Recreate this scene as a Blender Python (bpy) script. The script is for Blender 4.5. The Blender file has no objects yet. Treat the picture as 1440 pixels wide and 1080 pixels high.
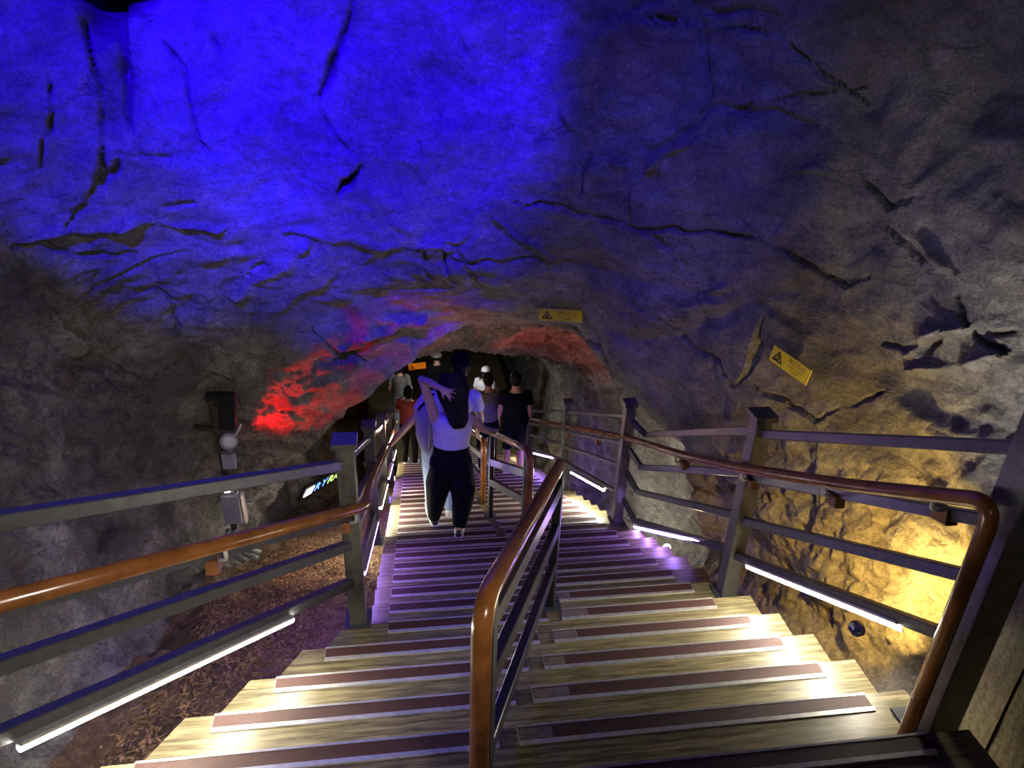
import bpy, bmesh, math, random
import numpy as np
from mathutils import Vector, Matrix
random.seed(7)
SC = bpy.context.scene
COL = SC.collection

# ------------------------------------------------------------------ camera
F_PX, CXP, CYP = 1040.0, 720.0, 540.0
CAM_Z = 2.3653
def cam_basis(yaw, pitch, roll):
    y, p, r = [math.radians(a) for a in (yaw, pitch, roll)]
    fwd = np.array([math.sin(y)*math.cos(p), math.cos(y)*math.cos(p), -math.sin(p)])
    right = np.array([math.cos(y), -math.sin(y), 0.0])
    down = np.cross(fwd, right)
    return math.cos(r)*right - math.sin(r)*down, math.sin(r)*right + math.cos(r)*down, fwd
CR, CD, CF = cam_basis(8.64, 26.5, 2.06)
CP = np.array([0.0, 0.0, CAM_Z])
cam_data = bpy.data.cameras.new('camera'); cam = bpy.data.objects.new('camera', cam_data); COL.objects.link(cam)
cam_data.sensor_width = 36.0; cam_data.lens = 36.0*F_PX/1440.0
cam_data.clip_start = 0.05
M = Matrix((( CR[0], -CD[0], -CF[0], 0.0), (CR[1], -CD[1], -CF[1], 0.0), (CR[2], -CD[2], -CF[2], CAM_Z), (0, 0, 0, 1)))
cam.matrix_world = M
SC.camera = cam
# a pixel of the photograph gives a direction; the distance comes from what the thing stands on or is fixed to
def ray(x, y): return CF + (x-CXP)/F_PX*CR + (y-CYP)/F_PX*CD
def UY(x, y, Y): v = ray(x, y); return CP + v*(Y/v[1])
def UX(x, y, X): v = ray(x, y); return CP + v*(X/v[0])
def UZ(x, y, Z): v = ray(x, y); return CP + v*((Z-CAM_Z)/v[2])
def project(P):
    v = np.asarray(P) - CP; d = v@CF
    return CXP+F_PX*(v@CR)/d, CYP+F_PX*(v@CD)/d, d

# ------------------------------------------------------------------ world, exposure, lamps
w = bpy.data.worlds.new('world'); SC.world = w; w.use_nodes = True
w.node_tree.nodes['Background'].inputs[0].default_value = (0.5, 0.5, 0.6, 1)
w.node_tree.nodes['Background'].inputs[1].default_value = 0.004
SC.view_settings.view_transform = 'Standard'; SC.view_settings.look = 'None'
SC.view_settings.exposure = 0.0; SC.view_settings.gamma = 1.0
SC.view_settings.use_curve_mapping = False

def lamp(name, kind, loc, target=None, power=100, color=(1, 1, 1), size=0.1, angle=60, blend=0.5, sizey=None):
    d = bpy.data.lights.new(name, kind); o = bpy.data.objects.new(name, d); COL.objects.link(o)
    d.energy = power; d.color = color
    if kind == 'SPOT': d.spot_size = math.radians(angle); d.spot_blend = blend; d.shadow_soft_size = size
    elif kind == 'AREA':
        d.size = size
        if sizey: d.shape = 'RECTANGLE'; d.size_y = sizey
    else: d.shadow_soft_size = size
    o.location = loc
    if target is not None:
        o.rotation_euler = (Vector(target)-Vector(loc)).to_track_quat('-Z', 'Y').to_euler()
    return o
BLUE = (0.0, 0.0, 1.0); BLUEV = (0.035, 0.01, 1.0)
FLOOD = (-1.0, 0.3, 4.9)
LIGHTS = dict(
    blue=lamp('blue_flood_light', 'SPOT', (-1.6, 0.6, 4.7), tuple(UY(130, 0, 5.3)), 4800, (0.017, 0.0, 1.0), 0.05, 31, 0.35),
    blueb=lamp('blue_flood_light_third', 'SPOT', (-0.3, 0.6, 4.9), tuple(UY(500, 40, 5.5)), 6600, (0.017, 0.0, 1.0), 0.05, 32, 0.55),
    blue2=lamp('blue_flood_light_second', 'SPOT', (0.8, 0.9, 5.0), tuple(UY(770, 300, 6.2)), 900, BLUEV, 0.05, 40, 1.0),
    blue3=lamp('blue_down_light', 'SPOT', (-1.4, 3.4, 3.7), (-0.95, 2.9, 0.0), 110, BLUE, 0.05, 58, 0.8),
    blue4=lamp('blue_stair_light', 'SPOT', (-1.2, 2.2, 4.6), tuple(UY(615, 560, 5.6)), 950, (0.02, 0.005, 1.0), 0.05, 12, 0.7),
    grey=lamp('right_wall_fill', 'SPOT', (1.0, -0.6, 3.0), tuple(UX(1250, 260, 3.0)), 62, (0.84, 0.85, 1.0), 0.3, 60, 1.0),  # added grey fill for the right wall, not a known lamp
    greyl=lamp('left_wall_fill', 'SPOT', (0.9, -0.4, 2.6), (-2.25, 4.6, -0.8), 340, (1, 0.92, 0.82), 0.3, 50, 1.0),  # fill added behind the viewer to brighten the left wall
    warm=lamp('warm_ground_light', 'SPOT', tuple(UX(1232, 812, 2.44)), tuple(UX(1270, 775, 2.85)), 58, (1, 0.66, 0.17), 0.03, 150, 0.5),
    white=lamp('white_ground_light', 'SPOT', (2.42, 1.95, 0.15), tuple(UX(1420, 570, 2.95)), 80, (1, 0.92, 0.78), 0.03, 52, 0.8),
    red2=lamp('red_tunnel_light', 'SPOT', (1.25, 7.75, -2.0), (1.75, 8.6, -1.2), 27, (1, 0.012, 0.0), 0.05, 100, 0.6),
    red3=lamp('red_tunnel_light_second', 'SPOT', (0.1, 7.0, -1.75), (-0.15, 7.9, -1.0), 22, (1, 0.12, 0.03), 0.05, 75, 0.6),
    tun=lamp('tunnel_rock_fill', 'POINT', (-0.1, 9.0, -2.75), None, 16, (1, 0.62, 0.42), 0.06),  # added fill that lifts the dark rock behind the lintel
    tun2=lamp('tunnel_far_fill', 'POINT', (0.7, 13.0, -3.7), None, 45, (0.95, 0.95, 1.0), 0.06),  # extra fill put in to brighten the people far down
)

# ------------------------------------------------------------------ materials
def mat_nodes(name):
    m = bpy.data.materials.new(name); m.use_nodes = True
    nt = m.node_tree; b = nt.nodes['Principled BSDF']
    return m, nt, b
def N(nt, t, **kw):
    n = nt.nodes.new(t)
    for k, v in kw.items():
        if k in n.inputs.keys() if isinstance(k, str) else False: n.inputs[k].default_value = v
        else: setattr(n, k, v)
    return n
def ramp(nt, fac, stops):
    r = nt.nodes.new('ShaderNodeValToRGB'); e = r.color_ramp.elements
    while len(e) > 1: e.remove(e[-1])
    e[0].position = stops[0][0]; e[0].color = (*stops[0][1], 1)
    for p, c in stops[1:]:
        x = e.new(p); x.color = (*c, 1)
    nt.links.new(fac, r.inputs[0]); return r.outputs[0]
def mix(nt, a, b, fac, mode='MIX'):
    m = nt.nodes.new('ShaderNodeMix'); m.data_type = 'RGBA'; m.blend_type = mode
    for s, v in ((0, fac), (6, a), (7, b)):
        if hasattr(v, 'is_linked') or isinstance(v, bpy.types.NodeSocket): nt.links.new(v, m.inputs[s])
        elif s == 0: m.inputs[0].default_value = v
        else: m.inputs[s].default_value = (*v, 1) if len(v) == 3 else v
    return m.outputs[2]
def coords(nt, scale=(1, 1, 1), rot=(0, 0, 0), kind='Object', jitter=False):
    tc = nt.nodes.new('ShaderNodeTexCoord'); mp = nt.nodes.new('ShaderNodeMapping')
    mp.inputs['Scale'].default_value = scale; mp.inputs['Rotation'].default_value = rot
    nt.links.new(tc.outputs[kind], mp.inputs[0])
    if jitter:
        oi = nt.nodes.new('ShaderNodeObjectInfo'); mu = nt.nodes.new('ShaderNodeMath'); mu.operation = 'MULTIPLY'; mu.inputs[1].default_value = 37.0
        nt.links.new(oi.outputs['Random'], mu.inputs[0])
        cb = nt.nodes.new('ShaderNodeCombineXYZ')
        for i in range(3): nt.links.new(mu.outputs[0], cb.inputs[i])
        nt.links.new(cb.outputs[0], mp.inputs['Location'])
    return mp.outputs[0]
def noise(nt, vec, scale, detail=6, rough=0.55, dist=0.0):
    n = nt.nodes.new('ShaderNodeTexNoise'); n.inputs['Scale'].default_value = scale; n.inputs['Detail'].default_value = detail
    n.inputs['Roughness'].default_value = rough; n.inputs['Distortion'].default_value = dist
    nt.links.new(vec, n.inputs['Vector']); return n.outputs[0]
def bump(nt, b, h, strength, dist):
    n = nt.nodes.new('ShaderNodeBump'); n.inputs['Strength'].default_value = strength; n.inputs['Distance'].default_value = dist
    nt.links.new(h, n.inputs['Height']); nt.links.new(n.outputs[0], b.inputs['Normal'])

def rock_material(name, sets, rough=0.8, fine=45, bumpd=0.04, stain_at=0.61, contrast=0.9, streak=0.5):
    """sets: [(attribute or None, dark, mid, light, stain)]: later sets are blended in by the mesh attribute that tells the kind of rock"""
    m, nt, b = mat_nodes(name)
    v = coords(nt)
    big = noise(nt, v, 1.1, 12, 0.66, 0.5)
    st = noise(nt, coords(nt, (1.0, 0.35, 2.6), (0.4, 0.5, 0.3)), 2.3, 9, 0.62, 0.8)
    stm = ramp(nt, st, [(stain_at, (0, 0, 0)), (stain_at+0.10, (0.8, 0.8, 0.8))])
    col = None; rg = None
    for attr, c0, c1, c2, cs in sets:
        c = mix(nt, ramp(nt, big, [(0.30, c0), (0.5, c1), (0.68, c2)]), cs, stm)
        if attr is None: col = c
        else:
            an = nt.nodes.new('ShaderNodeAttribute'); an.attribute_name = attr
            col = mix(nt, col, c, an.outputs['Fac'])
            if attr == 'rgh': rg = an.outputs['Fac']
    sk = noise(nt, coords(nt, (1.5, 1.0, 1.0+2.6*streak), (0.55, 0.65, 0.2)), 5, 12, 0.68, 0.5)        # bedding streaks
    col = mix(nt, col, ramp(nt, sk, [(0.34, (0.15, 0.15, 0.15)), (0.5, (0.5, 0.5, 0.5)), (0.68, (0.85, 0.85, 0.85))]), 0.5*contrast, 'OVERLAY')
    g = noise(nt, v, fine, 6, 0.7)
    col = mix(nt, col, ramp(nt, g, [(0.34, (0.1, 0.1, 0.1)), (0.5, (0.5, 0.5, 0.5)), (0.66, (0.9, 0.9, 0.9))]), 0.45*contrast, 'OVERLAY')
    hair = ramp(nt, noise(nt, coords(nt, (0.8, 0.8, 2.0), (0.3, 0.5, 0.9)), 1.7, 6, 0.55, 0.7), [(0.488, (1, 1, 1)), (0.5, (0.25, 0.25, 0.25)), (0.512, (1, 1, 1))])
    msk = ramp(nt, noise(nt, v, 2.1, 3), [(0.50, (1, 1, 1)), (0.58, (0, 0, 0))])
    hair = mix(nt, hair, (1, 1, 1), msk)
    col = mix(nt, col, hair, 0.6, 'MULTIPLY')
    nt.links.new(col, b.inputs['Base Color'])
    b.inputs['Roughness'].default_value = rough
    h1 = noise(nt, v, fine*0.35, 10, 0.72, 0.3)
    ad = nt.nodes.new('ShaderNodeMath'); ad.operation = 'MULTIPLY_ADD'; ad.inputs[1].default_value = 0.5
    nt.links.new(h1, ad.inputs[0]); nt.links.new(sk, ad.inputs[2])
    ad2 = nt.nodes.new('ShaderNodeMath'); ad2.operation = 'MULTIPLY_ADD'; ad2.inputs[1].default_value = 0.2
    nt.links.new(hair, ad2.inputs[0]); nt.links.new(ad.outputs[0], ad2.inputs[2])
    hh = ad2.outputs[0]
    if rg is not None:      # crumbly rock has stronger fine relief
        k = nt.nodes.new('ShaderNodeMath'); k.operation = 'MULTIPLY_ADD'; k.inputs[1].default_value = 1.6; k.inputs[2].default_value = 1.0; nt.links.new(rg, k.inputs[0])
        k2 = nt.nodes.new('ShaderNodeMath'); k2.operation = 'MULTIPLY'; nt.links.new(k.outputs[0], k2.inputs[0]); nt.links.new(hh, k2.inputs[1]); hh = k2.outputs[0]
    bump(nt, b, hh, 1.0, bumpd)
    return m
MAT = {}
MAT['rock'] = rock_material('cave_rock', [(None, (0.10, 0.095, 0.095), (0.21, 0.20, 0.195), (0.31, 0.295, 0.28), (0.36, 0.29, 0.19)),
    ('rgh', (0.055, 0.047, 0.040), (0.20, 0.18, 0.15), (0.46, 0.43, 0.38), (0.19, 0.125, 0.08)),
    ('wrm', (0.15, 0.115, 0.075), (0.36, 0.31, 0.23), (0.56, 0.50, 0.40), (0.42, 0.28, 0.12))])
MAT['gravel'] = rock_material('brown_fibre_ground', [(None, (0.09, 0.05, 0.03), (0.22, 0.13, 0.075), (0.38, 0.25, 0.14), (0.12, 0.08, 0.06))], 0.95, 70, 0.09, 0.66, 1.2)

def simple(name, color, rough=0.5, metal=0.0, var=0.12, scale=14, bumpd=0.0, stretch=(1, 1, 1)):
    m, nt, b = mat_nodes(name)
    v = coords(nt, stretch, jitter=True)
    n = noise(nt, v, scale, 5)
    lo = tuple(max(0, c*(1-var*2)) for c in color); hi = tuple(min(1, c*(1+var*2)) for c in color)
    nt.links.new(ramp(nt, n, [(0.3, lo), (0.7, hi)]), b.inputs['Base Color'])
    b.inputs['Roughness'].default_value = rough; b.inputs['Metallic'].default_value = metal
    if bumpd: bump(nt, b, n, 0.6, bumpd)
    if 'cloth' in name or 'hair' in name: b.inputs['Specular IOR Level'].default_value = 0.12
    return m
def emit(name, color, strength):
    m, nt, b = mat_nodes(name)
    b.inputs['Base Color'].default_value = (0.8, 0.8, 0.8, 1)
    b.inputs['Emission Color'].default_value = (*color, 1); b.inputs['Emission Strength'].default_value = strength
    return m
def wood_material(name, c0, c1, c2, rough):
    m, nt, b = mat_nodes(name)
    v = coords(nt, (2.2, 30, 30), jitter=True)
    g = noise(nt, v, 2.6, 6, 0.6, 0.4)
    wv = nt.nodes.new('ShaderNodeTexWave'); wv.wave_type = 'BANDS'; wv.bands_direction = 'Y'
    wv.inputs['Scale'].default_value = 1.1; wv.inputs['Distortion'].default_value = 11; wv.inputs['Detail'].default_value = 2; wv.inputs['Detail Scale'].default_value = 0.45
    nt.links.new(coords(nt, (0.7, 7, 7), jitter=True), wv.inputs['Vector'])
    g2 = ramp(nt, g, [(0.36, (0, 0, 0)), (0.64, (1, 1, 1))])
    fac = mix(nt, g2, wv.outputs[0], 0.28)
    col = ramp(nt, fac, [(0.12, c0), (0.5, c1), (0.88, c2)])
    kn = noise(nt, coords(nt, (3, 8, 8), jitter=True), 1.6, 2)
    col = mix(nt, col, tuple(x*0.35 for x in c0), ramp(nt, kn, [(0.74, (0, 0, 0)), (0.80, (0.8, 0.8, 0.8))]))
    blotch = noise(nt, coords(nt, (1.2, 3, 3), jitter=True), 1.4, 4)
    col = mix(nt, col, tuple(x*0.55 for x in c0), ramp(nt, blotch, [(0.5, (0, 0, 0)), (0.75, (0.5, 0.5, 0.5))]))
    nt.links.new(col, b.inputs['Base Color']); b.inputs['Roughness'].default_value = rough
    bump(nt, b, g, 0.3, 0.0012)
    return m
MAT['tread'] = wood_material('weathered_deck_wood', (0.075, 0.058, 0.026), (0.17, 0.138, 0.068), (0.28, 0.235, 0.13), 0.40)
MAT['panel'] = wood_material('side_panel_wood', (0.15, 0.12, 0.065), (0.25, 0.20, 0.11), (0.33, 0.27, 0.16), 0.5)
MAT['strip'] = simple('brown_grit_strip', (0.062, 0.022, 0.018), 0.7, 0, 0.2, 300, 0.002)
MAT['worn'] = simple('worn_grey_tape', (0.16, 0.125, 0.12), 0.6, 0, 0.2, 40)
MAT['alu'] = simple('brushed_aluminium', (0.62, 0.60, 0.56), 0.38, 0.6, 0.08, 30)
MAT['steel'] = simple('dark_painted_steel', (0.115, 0.115, 0.125), 0.33, 0.55, 0.1, 22)
MAT['steel_dark'] = simple('near_black_steel', (0.05, 0.05, 0.058), 0.28, 0.6, 0.1, 22)
MAT['steel_post'] = simple('grey_painted_steel', (0.16, 0.155, 0.14), 0.38, 0.5, 0.12, 18)
MAT['black'] = simple('black_metal', (0.018, 0.018, 0.02), 0.4, 0.3, 0.1)
MAT['handrail'] = simple('varnished_brown_handrail', (0.23, 0.085, 0.022), 0.22, 0, 0.18, 9, 0, (1, 1, 1))
MAT['block'] = simple('brown_wood_block', (0.26, 0.10, 0.03), 0.5, 0, 0.2)
MAT['hook'] = simple('white_metal_hook', (0.6, 0.6, 0.58), 0.35, 0.2, 0.05)
MAT['screw'] = simple('bright_screw', (0.8, 0.78, 0.7), 0.25, 0.9, 0.03)
MAT['led_white'] = emit('led_white', (1.0, 0.94, 0.78), 150)
MAT['led_purple'] = emit('led_purple', (0.36, 0.20, 1.0), 60)
MAT['led_warm'] = emit('led_warm', (1.0, 0.8, 0.5), 40)
MAT['sign'] = simple('yellow_sign_plate', (0.85, 0.74, 0.015), 0.4, 0, 0.03)
MAT['sign_edge'] = simple('pale_sign_border', (0.55, 0.52, 0.2), 0.4, 0, 0.03)
MAT['ink'] = simple('black_ink', (0.006, 0.006, 0.006), 0.5, 0, 0.0)
MAT['ink_red'] = simple('dark_red_ink', (0.20, 0.03, 0.005), 0.5, 0, 0.0)
MAT['skin'] = simple('skin', (0.52, 0.31, 0.22), 0.5, 0, 0.05, 8)
MAT['hair'] = simple('black_hair', (0.010, 0.008, 0.008), 0.42, 0, 0.1, 60, 0.002, (9, 9, 0.6))
MAT['white_cloth'] = simple('white_cotton', (0.62, 0.61, 0.62), 0.85, 0, 0.04, 10, 0.004)
MAT['lavender'] = simple('pale_lavender_knit', (0.56, 0.53, 0.60), 0.85, 0, 0.04, 12, 0.004)
MAT['black_cloth'] = simple('black_cloth', (0.0045, 0.0045, 0.006), 0.85, 0, 0.1, 10, 0.004)
MAT['grey_cloth'] = simple('grey_cloth', (0.16, 0.16, 0.15), 0.85, 0, 0.1, 14, 0.004)
MAT['denim'] = simple('light_blue_denim', (0.30, 0.40, 0.48), 0.85, 0, 0.1, 20, 0.003)
MAT['red_cloth'] = simple('faded_red_cloth', (0.5, 0.10, 0.09), 0.85, 0, 0.1, 14, 0.003)
MAT['bag'] = simple('beige_canvas', (0.45, 0.42, 0.36), 0.85, 0, 0.06, 30, 0.003)
MAT['shoe'] = simple('white_shoe', (0.6, 0.6, 0.6), 0.55, 0, 0.05)
MAT['shoe_dark'] = simple('black_shoe', (0.02, 0.02, 0.022), 0.5, 0, 0.05)
MAT['box'] = simple('grey_enclosure', (0.33, 0.34, 0.34), 0.4, 0.2, 0.05)
MAT['conduit'] = simple('grey_green_conduit', (0.16, 0.18, 0.15), 0.55, 0, 0.08, 30)
MAT['rust'] = simple('rusty_brown_steel', (0.065, 0.045, 0.035), 0.7, 0.3, 0.25, 20)
MAT['lens'] = simple('frosted_lens', (0.55, 0.55, 0.52), 0.15, 0, 0.04)
MAT['blue_stone'] = simple('dark_blue_glass', (0.015, 0.02, 0.12), 0.25, 0, 0.2)

# ------------------------------------------------------------------ helpers
def mesh_obj(name, verts, faces, mat=None, parent=None, smooth=False, loc=None):
    me = bpy.data.meshes.new(name); me.from_pydata([tuple(map(float, v)) for v in verts], [], faces); me.update()
    if mat: me.materials.append(MAT[mat] if isinstance(mat, str) else mat)
    if smooth: me.polygons.foreach_set('use_smooth', [True]*len(me.polygons))
    o = bpy.data.objects.new(name, me); COL.objects.link(o)
    if parent: o.parent = parent
    if loc is not None: o.location = loc
    return o
def tag(o, label=None, cat=None, group=None, kind=None):
    if label: o['label'] = label
    if cat: o['category'] = cat
    if group: o['group'] = group
    if kind: o['kind'] = kind
    return o
def thing(name, label, cat, loc=(0, 0, 0), group=None):
    o = bpy.data.objects.new(name, None); COL.objects.link(o); o.location = tuple(map(float, loc)); o.empty_display_size = 0.1
    return tag(o, label, cat, group)
class Geo:
    """collects shapes (world coordinates) that become one mesh"""
    def __init__(s): s.v = []; s.f = []
    def add(s, V, Fc):
        o = len(s.v); s.v += [np.asarray(p, float) for p in V]; s.f += [tuple(i+o for i in f) for f in Fc]; return s
    def rings(s, R, closed_ends=True, close_loop=False):
        n = len(R[0]); V = [p for r in R for p in r]; Fc = []
        m = len(R)
        for i in range(m if close_loop else m-1):
            a, b = i*n, ((i+1) % m)*n
            for j in range(n):
                k = (j+1) % n; Fc.append((a+j, a+k, b+k, b+j))
        if closed_ends and not close_loop:
            Fc.append(tuple(range(n-1, -1, -1))); Fc.append(tuple((m-1)*n+j for j in range(n)))
        return s.add(V, Fc)
    def bar(s, p0, p1, w, h, ch=0.004, up=(0, 0, 1)):
        """square-section bar with chamfered edges, w across, h along up"""
        p0, p1 = np.asarray(p0, float), np.asarray(p1, float); t = p1-p0; t /= np.linalg.norm(t)
        sd = np.cross(t, up); sd /= np.linalg.norm(sd); u = np.cross(sd, t)
        a, b = w/2, h/2; c = min(ch, a*0.4, b*0.4)
        prof = [(a, b-c), (a-c, b), (-a+c, b), (-a, b-c), (-a, -b+c), (-a+c, -b), (a-c, -b), (a, -b+c)]
        return s.rings([[p+sd*x+u*y for x, y in prof] for p in (p0, p1)])
    def box(s, lo, hi): 
        x0, y0, z0 = lo; x1, y1, z1 = hi
        V = [(x0,y0,z0),(x1,y0,z0),(x1,y1,z0),(x0,y1,z0),(x0,y0,z1),(x1,y0,z1),(x1,y1,z1),(x0,y1,z1)]
        return s.add(V, [(0,3,2,1),(4,5,6,7),(0,1,5,4),(1,2,6,5),(2,3,7,6),(3,0,4,7)])
    def tube(s, pts, rad, n=12, side=None, squash=None):
        pts = [np.asarray(p, float) for p in pts]; m = len(pts)
        if not hasattr(rad, '__len__'): rad = [rad]*m
        R = []; ref = np.array(side if side is not None else (0.31, 0.17, 0.93), float)
        for i in range(m):
            t = pts[min(i+1, m-1)]-pts[max(i-1, 0)]; t = t/(np.linalg.norm(t)+1e-9)
            sd = ref - t*(ref@t); 
            if np.linalg.norm(sd) < 1e-3: sd = np.cross(t, (0.3, 0.8, 0.5))
            sd /= np.linalg.norm(sd); u = np.cross(t, sd)
            if side is None: ref = sd
            ra = rad[i]; rb = ra
            if hasattr(ra, '__len__'): ra, rb = ra
            R.append([pts[i]+sd*ra*math.cos(2*math.pi*j/n)+u*rb*math.sin(2*math.pi*j/n) for j in range(n)])
        return s.rings(R)
    def ball(s, c, r, n=12, m=8, frame=None):
        c = np.asarray(c, float); r = np.array(r if hasattr(r, '__len__') else (r, r, r), float)
        R = []
        for i in range(m+1):
            a = math.pi*(i/m); a = min(max(a, 0.05), math.pi-0.05)
            ring = []
            for j in range(n):
                b = 2*math.pi*j/n; d = np.array([math.sin(a)*math.cos(b), math.sin(a)*math.sin(b), -math.cos(a)])*r
                ring.append(c + (frame@d if frame is not None else d))
            R.append(ring)
        return s.rings(R)
    def build(s, name, mat, parent=None, smooth=False, origin=None):
        V = np.array(s.v)
        off = np.array(parent_world(parent)) if parent is not None else np.zeros(3)
        if origin is None: origin = V.mean(0) if True else 0
        origin = np.asarray(origin, float)
        o = mesh_obj(name, V-origin, s.f, mat, parent, smooth, loc=tuple(origin-off))
        return o
def parent_world(p):
    x = Vector((0, 0, 0))
    while p is not None: x = x+p.location; p = p.parent
    return x
def bezier_path(pts, r, n=6):
    """polyline with its inner corners rounded"""
    pts = [np.asarray(p, float) for p in pts]; out = [pts[0]]
    for i in range(1, len(pts)-1):
        a, b, c = pts[i-1], pts[i], pts[i+1]
        da = (a-b)/np.linalg.norm(a-b); dc = (c-b)/np.linalg.norm(c-b)
        rr = min(r, np.linalg.norm(a-b)*0.45, np.linalg.norm(c-b)*0.45)
        p, q = b+da*rr, b+dc*rr
        for k in range(n+1):
            t = k/n; out.append((1-t)**2*p+2*t*(1-t)*b+t*t*q)
    out.append(pts[-1]); return out

# ------------------------------------------------------------------ noise (numpy)
_rs = np.random.RandomState(3)
_perm = _rs.permutation(256); _perm = np.concatenate([_perm, _perm, _perm])
_grad = _rs.normal(size=(256, 3)); _grad /= np.linalg.norm(_grad, axis=1)[:, None]
_rnd = _rs.rand(256, 3); _rdir = _rs.normal(size=(256, 3)); _rdir /= np.linalg.norm(_rdir, axis=1)[:, None]
def _hash(i): return _perm[_perm[_perm[i[..., 0] & 255] + (i[..., 1] & 255)] + (i[..., 2] & 255)]
def perlin(p):
    i = np.floor(p).astype(int); f = p-i; u = f*f*f*(f*(f*6-15)+10); out = 0
    for dx in (0, 1):
        for dy in (0, 1):
            for dz in (0, 1):
                c = np.array([dx, dy, dz]); g = _grad[_hash(i+c)]
                d = ((f-c)*g).sum(-1)
                wgt = (u[..., 0] if dx else 1-u[..., 0])*(u[..., 1] if dy else 1-u[..., 1])*(u[..., 2] if dz else 1-u[..., 2])
                out = out+d*wgt
    return out
def fbm(p, octv=4, lac=2.03, gain=0.5):
    a, s = 1.0, 0
    for _ in range(octv): s = s+a*perlin(p); p = p*lac+17.3; a *= gain
    return s
def ridged(p, octv=4):
    a, s = 1.0, 0
    for _ in range(octv): s = s+a*(1-2*np.abs(perlin(p))); p = p*2.1+9.1; a *= 0.5
    return s
def facets(p):
    """Worley cells: returns tilted-plane height of the nearest cell and the distance to the cell border"""
    i = np.floor(p).astype(int); f1 = np.full(len(p), 9e9); f2 = f1.copy(); h = np.zeros(len(p))
    for dx in (-1, 0, 1):
        for dy in (-1, 0, 1):
            for dz in (-1, 0, 1):
                c = i+np.array([dx, dy, dz]); hh = _hash(c); q = c+_rnd[hh]
                d = ((p-q)**2).sum(-1); hv = ((p-q)*_rdir[hh]).sum(-1)+(_rnd[hh, 0]-0.5)*0.5
                nb = d < f1
                f2 = np.where(nb, f1, np.minimum(f2, d)); h = np.where(nb, hv, h); f1 = np.where(nb, d, f1)
    return h, np.sqrt(f2)-np.sqrt(f1)

# ------------------------------------------------------------------ stairs geometry (metres)
G_, R_, Y0 = 0.3255, 0.16492, 1.6633
def nose(k): return Y0+k*G_, -k*R_
def zs(Y): return -(Y-Y0)*R_/G_
K_LAST = 34

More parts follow.
